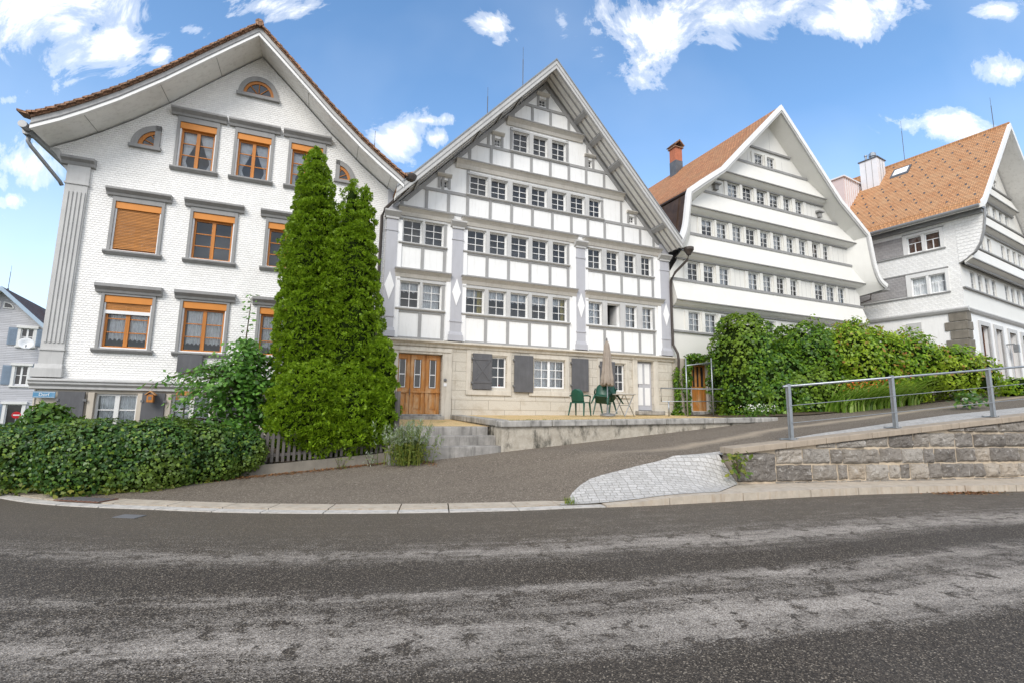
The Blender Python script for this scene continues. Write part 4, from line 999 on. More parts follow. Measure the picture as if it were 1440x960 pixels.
    for S0, y in ((7.5, 0), (9.65, -.18), (11.72, -.18), (13.6, -.18)):
        xa = max(.02, ax - hw(S0) + .05); xb = min(10.2, ax + hw(S0) - .05)
        if S0 > 8:
            b = MB().prism_x([(y, S0), (y - .08, S0 - .08), (y - .3, S0 - .75), (y - .3, S0 - .8), (y, S0 - 1.0)], xa, xb).build('floor_band', 'white3', H)
            build_parts(MB().box(xa, xb, y - .34, y - .28, S0 - .84, S0 - .8), 'drip_line', 'greytrim', b); MB().box(xa, xb, y - .1, y, S0 - 1.06, S0 - 1.0).build('head_line', 'greytrim', b)
        MB().box(xa, xb, y - .12, y, S0, S0 + .06).build('sill_line', 'greytrim', H)
    # curved wing that carries the eave
    wing = [(0, 8.68), (-.3, 8.85), (-.6, 9.1), (-.82, 9.5), (-.96, 10.0), (-1.05, 10.6), (-1.08, 11.1), (0, 11.1)]
    MB().prism_x(wing, -.02, .14).build('eave_wing', 'shingle4', H)
    wl = [(p[0] - .02, p[1]) for p in wing[:-1]]
    m = MB()
    for i in range(len(wl) - 1): m.prism_x([wl[i], wl[i + 1], (wl[i + 1][0] + .04, wl[i + 1][1]), (wl[i][0] + .04, wl[i][1] + .02)], -.05, .17)
    m.build('wing_edge', 'greytrim', H)
    # roof
    prof = [(-.52, az - (ax + .52) * sl), (ax, az), (10.7, az - 5.6 * sl)]
    prof = [(-.62, 10.86), (-.2, 11.12), (ax, az), (10.4, 11.12), (10.8, 10.86)]
    tl = MB(); roof_layer(tl, prof, .25, .36, -1.14, 12.5); roof = tl.build('roof', 'tile4', H)
    b = MB(); roof_layer(b, prof, .06, .38, -1.24, -1.13); b.build('bargeboard', 'white', roof)
    s_ = MB(); roof_layer(s_, prof, .05, .24, -1.13, 12.4); s_.build('soffit', 'soffit', roof)
    MB().tube([(-.7, -1.1, 11.02), (-.7, 12.3, 11.02)], .08, 8).box(-.55, 0, -1.1, 12, 10.98, 11.04).box(-.25, 0, -1.05, 12, 10.82, 10.97).build('gutter', 'zinc', roof)
    MB().box(-.5, -.44, -1.0, 12, 11.3, 11.42).build('eave_tile_edge', 'tile4', roof)
    MB().tube([(ax, -1.2, az + .36), (ax, 12.4, az + .36)], .1, 8).build('ridge_tiles', 'tile4', roof)
    sg = MB(); rr = random.Random(3)
    ssl = (az - 11.12) / (ax + .2)
    for r_ in range(16):
        for k in range(26):
            x = .15 + r_ * .31; y = -.8 + k * .52 + (r_ % 3) * .17
            if (r_ + k) % 2: continue
            if x > 4.9 or (3.0 < x < 4.6 and 4.0 < y < 5.4): continue
            z = 11.12 + (x + .2) * ssl + .36
            sg.box(x - .035, x + .035, y - .035, y + .035, z - .06, z + .05)
    o = sg.build('snow_guards', 'lead', roof); o['kind'] = 'stuff'
    zr = lambda x: 11.12 + (x + .2) * ssl + .36
    def skew(x0, x1, y0, y1, h0, h1): return [(x0, y0, zr(x0) + h0), (x1, y0, zr(x1) + h0), (x1, y0, zr(x1) + h1), (x0, y0, zr(x0) + h1)], [(x0, y1, zr(x0) + h0), (x1, y1, zr(x1) + h0), (x1, y1, zr(x1) + h1), (x0, y1, zr(x0) + h1)]
    a, b = skew(3.75, 4.4, 2.85, 3.75, -.02, .09); rw = MB().loft(a, b).build('roof_window', 'lead', roof)
    a, b = skew(3.84, 4.31, 2.95, 3.65, .085, .1); MB().loft(a, b).build('pane', 'lace', rw)
    ch = MB().box(3.5, 4.5, 4.2, 5.15, 14.6, 17.05).build('chimney', 'chimsheet', roof, .01)
    m = MB()
    for x in (3.83, 4.16): m.box(x - .008, x + .008, 4.185, 4.2, 15, 17.05)
    for y in (4.5, 4.83): m.box(3.485, 3.5, y - .008, y + .008, 15, 17.05)
    build_parts(m, 'sheet_seam', 'greytrim', ch)
    MB().box(3.44, 4.56, 4.14, 5.21, 17.05, 17.11).build('cap', 'lead', ch)
    MB().lathe([(.15, 17.1), (.15, 17.4), (.2, 17.45), (.2, 17.62), (.13, 17.62), (.13, 17.7)], (4.1, 4.65, 0), 12).lathe([(.06, 17.1), (.06, 17.42), (.09, 17.42), (.09, 17.5)], (3.7, 4.85, 0), 10).build('flue', 'metal', ch)
    dm = MB().prism_y([(1.7, zr(1.7) - .2), (4.05, zr(4.05) - .2), (4.05, 15.75), (1.7, 15.75)], 5.3, 8.3).build('dormer', 'whitesheet', roof)
    m = MB()
    for k in range(9):
        x = 1.85 + k * .26; m.box(x - .012, x + .012, 5.26, 5.3, max(zr(x) - .1, 12), 15.75)
    build_parts(m, 'sheet_seam', 'chimsheet', dm)
    MB().box(1.6, 4.2, 5.2, 8.4, 15.75, 15.83).build('dormer_roof', 'chimsheet', dm)
    lightning_rod(roof, ax, 3.4, az + .3, 2.7); lightning_rod(roof, ax, -.6, az + .3, 1.9)
    MB().quad((10.2, 0, 1.5), (10.2, 12, 1.5), (10.2, 12, 11), (10.2, 0, 11)).quad((0, 12, 1.5), (0, 12, 11), (ax, 12, az), (10.2, 12, 11), (10.2, 12, 1.5)).build('rear_walls', 'white3', H, recalc=False)
    MB().quad((.1, .7, 6.6), (10.1, .7, 6.6), (10.1, .7, 11), (ax, .7, 16.3), (.1, .7, 11)).build('inner_wall', 'room', H, recalc=False)
    # lantern-like entrance lamp
    MB().box(5.0, 5.1, -.3, 0, 5.2, 5.26).box(4.95, 5.15, -.45, -.25, 4.8, 5.2).build('wall_lantern', 'zinc', H)
    return H

# ------------------------------------------------------------------ HOUSE 5 : far left
def build_house5():
    H = thing('far_grey_house', 'grey sided house with pale blue shutters and dark tiled roof at the far left edge', 'house', (-19.96, 24.42, 0), R(7.93))
    ax, az, sl = -.5, 8.45, .985
    hw = lambda z: (az - z) / sl
    zb = -1.5
    wins = [(.5, 1.2, 5.18, 6.25), (.5, 1.2, 2.7, 3.9), (-1.9, -1.2, 5.18, 6.25), (-1.9, -1.2, 2.7, 3.9), (.35, 1.2, -.6, 1.5)]
    mb = MB(); wall_slabs(mb, [zb, 6.1, 8.44], lambda z: max(-2.9, ax - hw(z)), lambda z: min(1.9, ax + hw(z)), wins, 0, .15); mb.build('front_wall', 'shingle5', H, recalc=False)
    house_shell(H, -2.9, 1.9, zb, 6.1, 11, (ax, 8.4), 'shingle5')
    for i, (a, b, c, d) in enumerate(wins):
        w = sash_window(H, a + .05, b - .05, c, d, .05, 1, 2 if i < 4 else 1, 'signwhite', .05, .04, None, 2 if i < 4 else 1, glass='darkglass', name='window' if i < 4 else 'front_door')
        build_parts(MB().box(a - .1, a + .05, -.05, .05, c - .05, d).box(b - .05, b + .1, -.05, .05, c - .05, d).box(a - .16, b + .16, -.12, .02, d, d + .16).box(a - .14, b + .14, -.1, .02, c - .14, c - .05), 'casing', 'sash', w)
        for x0, x1 in ((a - .52, a - .1), (b + .1, b + .48)):
            if i == 4 and x0 > a: continue
            s = MB().box(x0, x1, -.06, -.02, c, d)
            s = s.build('shutter', 'bluegrey', H)
            m = MB()
            n = 14
            for k in range(n): m.box(x0 + .06, x1 - .06, -.075, -.06, c + .08 + (d - c - .16) * k / n, c + .08 + (d - c - .16) * (k + .6) / n)
            m.build('louvres', 'bluegrey', s)
    for sx, x0 in ((-1, -.56), (1, -.44)):
        p = [(x0, 7.42)] + [(x0 + sx * .5 * math.cos(t), 7.42 + .42 * math.sin(t)) for t in [k * math.pi / 16 for k in range(9)]]
        w = MB().prism_y(p, -.05, 0).build('attic_window', 'sash', H)
        q = [(x0 + sx * .07, 7.48)] + [(x0 + sx * .07 + sx * .36 * math.cos(t), 7.48 + .28 * math.sin(t)) for t in [k * math.pi / 16 for k in range(9)]]
        MB().prism_y(q, -.06, -.04).build('pane', 'darkglass', w)
    prof = [(-3.4, az - (2.9) * sl), (ax, az), (2.4, az - 2.9 * sl)]
    roof = roof_layer(MB(), prof, .16, .26, -.5, 11).build('roof', 'tile5', H)
    roof_layer(MB(), prof, -.02, .26, -.58, -.48).build('bargeboard', 'bluetrim', roof)
    roof_layer(MB(), prof, .05, .15, -.48, 10.9).build('soffit', 'soffit', roof)
    MB().box(.5, 1.0, 4.5, 5.0, 7.0, 9.0).build('chimney', 'brick', roof)
    lightning_rod(roof, ax + .05, .3, az + .2, 1.6)
    return H

# ------------------------------------------------------------------ terrain
KP = [(-11.5, -6.), (-9.6, -1), (-8.2, 2.6), (-6.59, 4.5), (-5.48, 5.49), (-3.85, 6.41), (-2.79, 6.95), (-1.43, 7.46), (0, 7.85), (1.26, 8.1), (2.12, 8.2), (3.22, 8.38), (4.66, 8.5), (7.19, 8.68), (9.28, 8.97), (12.16, 9.59), (16, 10.35), (30, 13.2), (60, 19.5)]
sm = lambda t: (lambda q: q * q * (3 - 2 * q))(min(1, max(0, t)))
def wk(u): return interp(KP, u)
def wwall(u): return 7.74 + .177 * (u - 6.54)
def G(u, w):
    b = .37 + .0885 * u; x = b - .03; b = .03 + (x + math.sqrt(x * x + .03)) / 2
    # cross fall of the ramp towards the wall and the street
    zw = .85 + .0945 * ((u - 6.54) / .985 + .5) - .04 - .17 * (1 - sm((u - 6) / 3.5))
    f = sm((u - 2.5) / 3.5)
    cf = max(0, min(1, (w - 4.6) / (wwall(max(u, 5.5)) - 4.6))); bb = b + f * (min(b, zw) - b) * cf
    if u > 6.1: return bb
    kz = .02 + .11 * sm((u - 2.2) / 2.2)
    s = sm((u - 1.5) / 4.6); ws = 4.6 + 2.65 * s; ke = .62 - .37 * sm((u - 1.6) / 1.2); we = wk(u) - ke + (7.72 - (wk(u) - ke)) * sm((u - 4.0) / 2.1)
    t = min(1, max(0, (w - ws) / max(.2, we - ws)))
    return bb + (kz - bb) * t
def sheet(name, mat, us, w0, w1, n, zf, dz=0, kind='structure'):
    mb = MB(); vs = []
    for u in us:
        a, b = w0(u), w1(u)
        for k in range(n + 1):
            w = a + (b - a) * k / n; vs.append((u, -w, zf(u, w) + dz))
    m = n + 1
    fs = [(i * m + k, i * m + k + 1, (i + 1) * m + k + 1, (i + 1) * m + k) for i in range(len(us) - 1) for k in range(n)]
    mb.add(vs, fs); o = mb.build(name, mat, recalc=False, smooth=True)
    me = o.data
    if me.polygons[0].normal.z < 0: me.flip_normals()
    if kind: o['kind'] = kind
    return o
def frange(a, b, s): return [a + s * k for k in range(int((b - a) / s) + 1)] + ([b] if (b - a) % s > 1e-6 else [])

def path_pts(step=.25, u0=None, u1=None):
    pts = [Vector((a, -b)) for a, b in KP]; out = []
    for i in range(len(pts) - 1):
        n = max(1, int((pts[i + 1] - pts[i]).length / step))
        for k in range(n):
            t = k / n
            p0 = pts[max(0, i - 1)]; p1 = pts[i]; p2 = pts[i + 1]; p3 = pts[min(len(pts) - 1, i + 2)]
            out.append(.5 * ((2 * p1) + (p2 - p0) * t + (2 * p0 - 5 * p1 + 4 * p2 - p3) * t * t + (3 * p1 - p0 - 3 * p2 + p3) * t ** 3) if 0 < i < len(pts) - 2 else p1.lerp(p2, t))
    return out

def build_ground():
    o = MB().quad((-300, -300, -.12), (300, -300, -.12), (300, 400, -.12), (-300, 400, -.12)).build('ground', 'field', recalc=False); struct(o)
    # street, with UV = (distance along, distance from kerb)
    P = path_pts(.5); D = [0, .15, .4, .8, 1.3, 1.8, 2.4, 3, 3.6, 4.3, 5, 5.8, 6.8, 8, 10, 13]
    vs = []; uv = []; acc = 0
    for i, p in enumerate(P):
        d = (P[min(i + 1, len(P) - 1)] - P[max(i - 1, 0)]).normalized(); nrm = Vector((d.y, -d.x))
        if i: acc += (p - P[i - 1]).length
        for k in D: q = p + nrm * k; vs.append((q.x, q.y, 0)); uv.append((acc, k))
    m = len(D); fs = [(i * m + k, i * m + k + 1, (i + 1) * m + k + 1, (i + 1) * m + k) for i in range(len(P) - 1) for k in range(m - 1)]
    me = bpy.data.meshes.new('street'); me.from_pydata(vs, [], fs); me.update()
    if me.polygons[0].normal.z < 0: me.flip_normals()
    L = me.uv_layers.new(name='UVMap')
    for lp in me.loops: L.data[lp.index].uv = uv[lp.vertex_index]
    me.materials.append(MT['asphalt']); o = bpy.data.objects.new('street', me); COL.objects.link(o); struct(o)
    o = MB().quad((-40, -60, -.03), (60, -60, -.03), (60, -10, -.03), (-40, -10, -.03)).build('street_far_side', 'ramp', recalc=False); struct(o)
    # ramp road
    B = [(2.18, 7.82), (2.24, 7.73), (2.39, 7.53), (2.72, 7.27), (3.06, 7.08), (3.41, 7.02), (4.3, 6.96), (5.4, 6.97), (6.1, 7.06), (6.57, 7.16), (7.94, 7.3), (9.56, 7.48), (11.67, 7.49), (13.94, 7.55), (16.39, 8.05), (24, 9.4), (40, 12.5)]
    inner = lambda u: interp([(5.0, wk(5.0) - .2), (6.1, 7.72)], u) if u < 6.1 else wwall(u) - .05
    us = frange(-8.2, 6.05, .15) + [6.0999]
    sheet('ramp_road', 'ramp', us, lambda u: -1.0 if u > -3 else max(-1.0, wk(u) - 3.5), lambda u: wk(u) - .6 if u < 1.9 else (interp([(1.9, wk(1.9) - .6), (2.3, 7.72)], u) if u < 2.3 else interp(B, u) + .03), 30, G)
    sheet('upper_ramp_road', 'ramp', [6.1001] + frange(6.35, 60, .6), lambda u: -1.0, lambda u: interp(B, u) + .03, 16, G)
    sheet('setts_paving', 'setts', frange(1.95, 6.0, .1) + [6.0999], lambda u: min(wk(u) - .2, interp([(1.95, wk(1.95) - .25)] + B, u)), lambda u: wk(u) - .18 if u < 5.0 else inner(u), 14, lambda u, w: G(u, w), .012)
    sheet('setts_strip', 'setts', [6.1001] + frange(6.4, 40, .4), lambda u: interp(B, u), lambda u: wwall(u) - .04, 5, lambda u, w: G(u, w), .012)
    sheet('footpath_strip', 'kerbstone', frange(5.0, 40, .35), inner, lambda u: wk(u) - .12, 2, lambda u, w: .02 + .115 * sm((u - 2.2) / 2.2) - .004)
    # kerb : flush stones on the left, rising to a step on the right
    P = path_pts(.05); mb = MB(); wb = MB(); acc = 0; seg = []
    start = 0; rr = random.Random(5)
    def strip(m, i0, i1, o0, o1, zt):
        pa = []
        for i in range(i0, i1 + 1, 3):
            p = P[i] if i < i1 else P[i - 1].lerp(P[i], .62); d = (P[min(i + 1, len(P) - 1)] - P[max(i - 1, 0)]).normalized(); nrm = Vector((d.y, -d.x)); pa.append((p + nrm * o0, p + nrm * o1))
        for (a, b), (c, e) in zip(pa, pa[1:]):
            m.loft([(a.x, a.y, -.1), (b.x, b.y, -.1), (b.x, b.y, zt(b.x)), (a.x, a.y, zt(a.x))], [(c.x, c.y, -.1), (e.x, e.y, -.1), (e.x, e.y, zt(e.x)), (c.x, c.y, zt(c.x))], caps=True)
    i = 0
    while i < len(P) - 40:
        n = rr.choice((15, 18, 21)) if P[i].x < 2.2 else rr.choice((24, 30))
        j = min(i + n, len(P) - 1)
        x = P[i].x
        if x < 2.2:
            strip(mb, i, j, -.62, -.24, lambda x: .024)
            strip(wb, i, j - 0, -.2, .0, lambda x: .014)
        else: strip(mb, i, j, -.24 if x > 3.2 else -.3, 0, lambda x: .02 + .115 * sm((x - 2.2) / 2.2))
        i = j + 0
        if i >= len(P) - 2: break
    mb.build('kerb_stones', 'kerbstone')['kind'] = 'structure'
    wb.build('gutter_stones', 'whitestone')['kind'] = 'structure'
    # garden soil of the left house, soil under the hedge at the right
    sheet('garden_soil', 'soil', frange(-7.9, .1, .3), lambda u: .0, lambda u: interp([(-8.2, 2.2), (-6.6, 4.0), (-5.4, 4.7), (-4.57, 4.7), (-3.04, 3.95), (0, 3.92)], u), 6, lambda u, w: max(.15, min(.42, .15 + .1 * (u + 7))), .0)
    sheet('hedge_soil', 'soil', frange(11.0, 26, .5), lambda u: .0, lambda u: interp([(11, 3.0), (12, 3.66), (13.06, 4.45), (15, 4.6), (18.1, 4.8), (22.4, 5.0)], u), 4, lambda u, w: G(u, w) + .03)

def build_terrace():
    zc = lambda u: 1.3 + .0165 * (u - 2.2)
    # gravel terrace surface
    sheet('terrace_gravel', 'gravel', frange(2.2, 11.3, .35), lambda u: -.05, lambda u: 4.4, 8, lambda u, w: 1.365 + .009 * (u - 2) - .085 * (w / 4.4))
    sheet('landing_gravel', 'gravel', frange(-.1, 2.2, .3), lambda u: .0, lambda u: 3.72, 6, lambda u, w: 1.24 - .028 * w)
    sheet('terrace_gravel_end', 'gravel', frange(11.3, 13.0, .3), lambda u: -.05, lambda u: interp([(11.3, 4.0), (12, 3.2), (13, 2.0)], u), 4, lambda u, w: 1.42)
    T = thing('terrace_wall', 'low stained rendered wall with grey stone coping in front of the gravel terrace', 'wall', (2.2, -4.6, 0))
    m = MB(); n = 24
    for k in range(n):
        u0, u1 = 8.9 * k / n, 8.9 * (k + 1) / n
        m.loft([(u0, .04, .2), (u1, .04, .2), (u1, .04, zc(u1 + 2.2) - .15), (u0, .04, zc(u0 + 2.2) - .15)], [(u0, .3, .2), (u1, .3, .2), (u1, .3, zc(u1 + 2.2) - .15), (u0, .3, zc(u0 + 2.2) - .15)])
    m.loft([(0, .3, .2), (.3, .3, .2), (.3, .3, 1.15), (0, .3, 1.15)], [(0, 4.55, .2), (.3, 4.55, .2), (.3, 4.55, 1.23), (0, 4.55, 1.23)])
    m.build('rendered_wall', 'render', T, recalc=True)
    cuts = [-.05, 1.3, 3.0, 4.75, 6.4, 8.0, 8.95]
    for a, b in zip(cuts, cuts[1:]):
        za, zb_ = zc(a + 2.2), zc(b + 2.2)
        MB().loft([(a + .008, -.03, za - .15), (b - .008, -.03, zb_ - .15), (b - .008, -.03, zb_), (a + .008, -.03, za)], [(a + .008, .4, za - .15), (b - .008, .4, zb_ - .15), (b - .008, .4, zb_), (a + .008, .4, za)]).build('coping_stone', 'coping', T, .025)
    for a, b in ((.42, 1.7), (1.72, 3.1), (3.12, 4.5)):
        q = lambda y: 1.31 + .075 * y / 4.5
        MB().loft([(-.05, a, q(a) - .15), (.34, a, q(a) - .15), (.34, a, q(a)), (-.05, a, q(a))], [(-.05, b, q(b) - .15), (.34, b, q(b) - .15), (.34, b, q(b)), (-.05, b, q(b))]).build('coping_stone', 'coping', T, .02)
    S = thing('stone_steps', 'three worn grey stone steps leading up to the wooden entrance door', 'steps', (.0, -4.55, 0))
    for k, (y0, y1, z0, z1, xr_) in enumerate(((0.0, .9, .2, .72, 2.33), (.38, 1.2, .4, .94, 2.24), (.72, 1.5, .6, 1.14, 2.12))):
        MB().box(-.35 + .1 * k, xr_, y0, y1, z0, z1).build('step', 'step', S, .02)

def build_retaining_wall():
    ang = math.atan2(-.177, 1); c, s = math.cos(ang), math.sin(ang)
    Wl = thing('retaining_wall', 'grey rubble stone retaining wall with sandstone coping beside the street at right', 'wall', (6.54, -7.74, 0), ang)
    zt = lambda x: .85 + .0945 * (x + .5)
    # mortar body
    m = MB(); m.loft([(-.42, .02, .0), (24, .02, .0), (24, .02, zt(24) - .13), (-.42, .02, zt(-.42) - .13)], [(-.42, .4, .0), (24, .4, .0), (24, .4, zt(24) - .13), (-.42, .4, zt(-.42) - .13)]); m.build('mortar_core', 'mortar', Wl)
    rr = random.Random(21); sb = MB()
    def block(x0, x1, z0, z1, amp=.06):
        # one rough-faced stone clipped under the sloping coping
        nx, nz = max(4, int((x1 - x0) / .032)), max(4, int((z1 - z0) / .032)); o = rr.random() * 50
        vs = []
        for i in range(nx + 1):
            x = x0 + (x1 - x0) * i / nx; top = min(z1, zt(x) - .14)
            for k in range(nz + 1):
                z = z0 + (max(top, z0 + .01) - z0) * k / nz
                e = min(i, nx - i, k, nz - k)
                f = (0, .7, .95)[e] if e < 3 else 1
                d = f * (.026 + amp * (mnoise.noise(Vector((x * 3.2 + o, z * 3.6, o))) * 1.1 + .9 * abs(mnoise.noise(Vector((x * 7 + o, z * 8, o * 2)))) + .3 * mnoise.noise(Vector((x * 22 + o, z * 22, o))) + .3))
                jx = .02 * mnoise.noise(Vector((x * 9, z * 9, 3.1))) if e == 0 else 0
                vs.append((x + jx, .012 - d, z + jx))
        mm = nz + 1
        sb.add(vs, [(i * mm + k, (i + 1) * mm + k, (i + 1) * mm + k + 1, i * mm + k + 1) for i in range(nx) for k in range(nz)])
    courses = [(.17, .49), (.515, .83), (.855, 1.17), (1.195, 1.5), (1.525, 1.85), (1.875, 2.2), (2.22, 2.6)]
    block(-.4, .52, .17, .74, .07)
    for ci, (z0, z1) in enumerate(courses):
        x = .545 if ci < 2 else max(-.4, (z0 + .19 - .897) / .0945)
        if ci == 1: x = .545
        while x < 22:
            wd = rr.choice((.3, .42, .5, .6, .72, .9)) * rr.uniform(.9, 1.1)
            if zt(x + wd) - .14 - z0 > .05 and (x > .5): block(x, x + wd - .03, z0 + rr.uniform(-.01, .02), z1 + rr.uniform(-.02, .008))
            x += wd
    x = .5
    while x < 22:
        wd = rr.uniform(.2, .5); block(x, x + wd - .02, .1, .155, .015); x += wd
    sb.build('rubble_stones', 'rubble', Wl, recalc=False)
    # end face stone
    MB().box(-.44, -.40, .0, .42, .02, .70).build('end_stone', 'wallcoping', Wl, .015)
    cuts = [-.52, .75, 1.75, 2.95, 4.3, 5.4, 6.7, 8.0, 9.4, 10.8, 12.3, 14, 16, 18, 20, 22, 24]
    for a, b in zip(cuts, cuts[1:]):
        MB().loft([(a + .006, -.075, zt(a) - .125), (b - .006, -.075, zt(b) - .125), (b - .006, -.075, zt(b)), (a + .006, -.075, zt(a))], [(a + .006, .36, zt(a) - .125), (b - .006, .36, zt(b) - .125), (b - .006, .36, zt(b)), (a + .006, .36, zt(a))]).build('coping_stone', 'wallcoping', Wl, .012)
    Rl = thing('metal_railing', 'galvanised railing with flat posts and two wires on the rubble wall', 'railing', (6.54, -7.74, 0), ang)
    ps = [1.12, 3.92, 6.86, 9.8, 12.7, 15.6]
    for x in ps:
        z = zt(x)
        p = MB().box(x - .035, x + .035, .15, .21, z, z + 1.2).box(x - .04, x + .04, .205, .23, z, z + 1.18).build('post', 'metal', Rl, .004)
        MB().box(x - .1, x + .1, .1, .26, z, z + .012).box(x - .22, x + .24, .24, .3, z, z + .03).build('base_plate', 'metal', p)
        build_parts(MB().tube([(x - .07, .13, z), (x - .07, .13, z + .04)], .012, 6).tube([(x + .07, .13, z), (x + .07, .13, z + .04)], .012, 6), 'bolts', 'zinc', p)
    MB().tube([(.98, .18, zt(.98) + 1.15), (9.8, .18, zt(9.8) + 1.15), (16, .18, zt(16) + 1.15)], .027, 10).build('handrail', 'metal', Rl, smooth=True)
    for h in (.36, .73):
        MB().tube([(1.12, .14, zt(1.12) + h), (16, .14, zt(16) + h)], .008, 6).build('wire', 'metal', Rl)

# ------------------------------------------------------------------ foliage
def pseudo(P, s):
    x, y, z = P[:, 0] * s, P[:, 1] * s, P[:, 2] * s
    return (np.sin(1.7 * x + 1.3 * np.sin(2.1 * y + .7 * z)) + np.sin(2.3 * y + 1.1 * np.sin(1.9 * z + 1.2 * x)) + np.sin(2.9 * z + 1.7 * np.sin(1.3 * x + .4 * y))) / 3
LEAF = {'ivy': [(0, 0), (.42, .12), (.5, .45), (.22, .55), (0, 1.05), (-.22, .55), (-.5, .45), (-.42, .12)],
        'oval': [(0, 0), (.26, .25), (.3, .6), (0, 1.1), (-.3, .6), (-.26, .25)],
        'tri': [(0, 0), (.32, .3), (.05, 1.0), (-.3, .4)],
        'long': [(0, 0), (.14, .35), (0, 1.2), (-.14, .35)]}
def leaves(name, C, N, size, shape, mat, parent=None, droop=.5, fold=.12, jit=.5):
    """one leaf polygon per point: normal N jittered, tip turned partly downwards"""
    n = len(C); S = np.array(LEAF[shape]); K = len(S)
    N = N + RNG.normal(0, jit, N.shape); N /= np.linalg.norm(N, axis=1, keepdims=True)
    A = RNG.normal(0, 1, N.shape) + np.array([0, 0, -2.2 * droop]); A -= (A * N).sum(1, keepdims=True) * N; A /= np.linalg.norm(A, axis=1, keepdims=True)
    T = np.cross(A, N); sz = size * RNG.uniform(.6, 1.3, n)
    V = C[:, None, :] + sz[:, None, None] * (S[None, :, 0, None] * T[:, None, :] + S[None, :, 1, None] * A[:, None, :] - fold * (np.abs(S[None, :, 0, None]) * 2) * N[:, None, :])
    me = bpy.data.meshes.new(name); me.vertices.add(n * K); me.vertices.foreach_set('co', V.reshape(-1))
    me.loops.add(n * K); me.loops.foreach_set('vertex_index', np.arange(n * K, dtype=np.int32))
    me.polygons.add(n); me.polygons.foreach_set('loop_start', np.arange(0, n * K, K, dtype=np.int32))
    me.update(calc_edges=True); me.validate()
    me.materials.append(MT[mat]); o = bpy.data.objects.new(name, me); COL.objects.link(o)
    if parent: o.parent = parent
    return o
def sample(E, n, pw=2.0, inset=0.0, lump=.0, lscale=3.0, zmin=-9):
    """points and normals on the outer skin of a union of (super)ellipsoids"""
    out = []; on = []
    area = [r[0] * r[1] + r[0] * r[2] + r[1] * r[2] for c, r in E]; tot = sum(area)
    for (c, r), a in zip(E, area):
        k = int(n * a / tot * 1.3) + 10; c = np.array(c); r = np.array(r)
        D = RNG.normal(0, 1, (k, 3)); D /= np.linalg.norm(D, axis=1, keepdims=True)
        q = (np.abs(D) ** pw).sum(1) ** (-1 / pw); P = D * q[:, None]
        Nn = np.sign(P) * np.abs(P) ** (pw - 1) / r; Nn /= np.linalg.norm(Nn, axis=1, keepdims=True)
        X = c + P * r
        if lump: X = X + Nn * (lump * pseudo(X, lscale))[:, None]
        X = X - Nn * (inset * RNG.random(k) ** 1.5)[:, None]
        ok = X[:, 2] > zmin
        for c2, r2 in E:
            if c2 is c: continue
            c2 = np.array(c2); r2 = np.array(r2)
            if np.allclose(c2, c): continue
            ok &= ((np.abs((X - c2) / (r2 * .86)) ** pw).sum(1) > 1)
        out.append(X[ok]); on.append(Nn[ok])
    return np.concatenate(out), np.concatenate(on)
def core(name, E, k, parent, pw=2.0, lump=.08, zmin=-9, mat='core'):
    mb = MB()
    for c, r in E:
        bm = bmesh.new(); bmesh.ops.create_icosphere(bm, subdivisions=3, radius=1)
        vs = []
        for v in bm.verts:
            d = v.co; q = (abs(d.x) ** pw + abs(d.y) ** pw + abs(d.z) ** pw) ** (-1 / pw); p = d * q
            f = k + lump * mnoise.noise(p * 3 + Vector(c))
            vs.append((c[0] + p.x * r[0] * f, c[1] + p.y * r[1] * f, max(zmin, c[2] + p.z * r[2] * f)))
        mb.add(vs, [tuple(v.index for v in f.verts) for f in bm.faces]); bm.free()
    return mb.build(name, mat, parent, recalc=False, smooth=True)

def thuja(label, E, base, top, n):
    T = thing('thuja_tree', label, 'tree', base, 0, 'thuja trees beside the steps')
    loc = np.array(base)
    El = [(tuple(np.array(c) - loc), r) for c, r in E]
    trunk = MB().tube([(0, 0, -.1), (0, 0, top * .5), (0, 0, top * .9)], [.12, .08, .02], 8).build('trunk', 'bark', T)
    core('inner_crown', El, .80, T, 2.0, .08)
    C, N = sample(El, int(n * 4.2), 2.0, .05, .15, 6.5)
    C = C + N * (.045 * pseudo(C, 17.))[:, None]
    # curled fan sprays: a handful of slim leaflets spread from each point
    k = 7; m = len(C)
    up = np.array([0, 0, 1.0])
    base_dir = N * .75 + up * .55 + RNG.normal(0, .35, N.shape); base_dir /= np.linalg.norm(base_dir, axis=1, keepdims=True)
    side = np.cross(base_dir, RNG.normal(0, 1, N.shape)); side /= np.linalg.norm(side, axis=1, keepdims=True)
    rep = lambda a: np.repeat(a, k, axis=0)
    th = np.tile(np.linspace(-1.25, 1.25, k), m) + RNG.normal(0, .15, m * k)
    d = rep(base_dir) * np.cos(th)[:, None] + rep(side) * np.sin(th)[:, None]
    nn = np.cross(rep(base_dir), rep(side)) + RNG.normal(0, .3, (m * k, 3)); nn -= (nn * d).sum(1, keepdims=True) * d; nn /= np.linalg.norm(nn, axis=1, keepdims=True)
    t = np.cross(d, nn); L = (np.repeat(RNG.uniform(.032, .075, m), k))[:, None]
    C0 = rep(C) + d * .012
    V = np.stack([C0, C0 + d * L * .45 + t * L * .22, C0 + d * L + nn * L * .18, C0 + d * L * .45 - t * L * .22], 1)
    me = bpy.data.meshes.new('crown'); q = m * k
    me.vertices.add(q * 4); me.vertices.foreach_set('co', V.reshape(-1)); me.loops.add(q * 4); me.loops.foreach_set('vertex_index', np.arange(q * 4, dtype=np.int32))
    me.polygons.add(q); me.polygons.foreach_set('loop_start', np.arange(0, q * 4, 4, dtype=np.int32)); me.update(calc_edges=True); me.validate()
    me.materials.append(MT['thuja']); o = bpy.data.objects.new('crown', me); COL.objects.link(o); o.parent = T
    return T

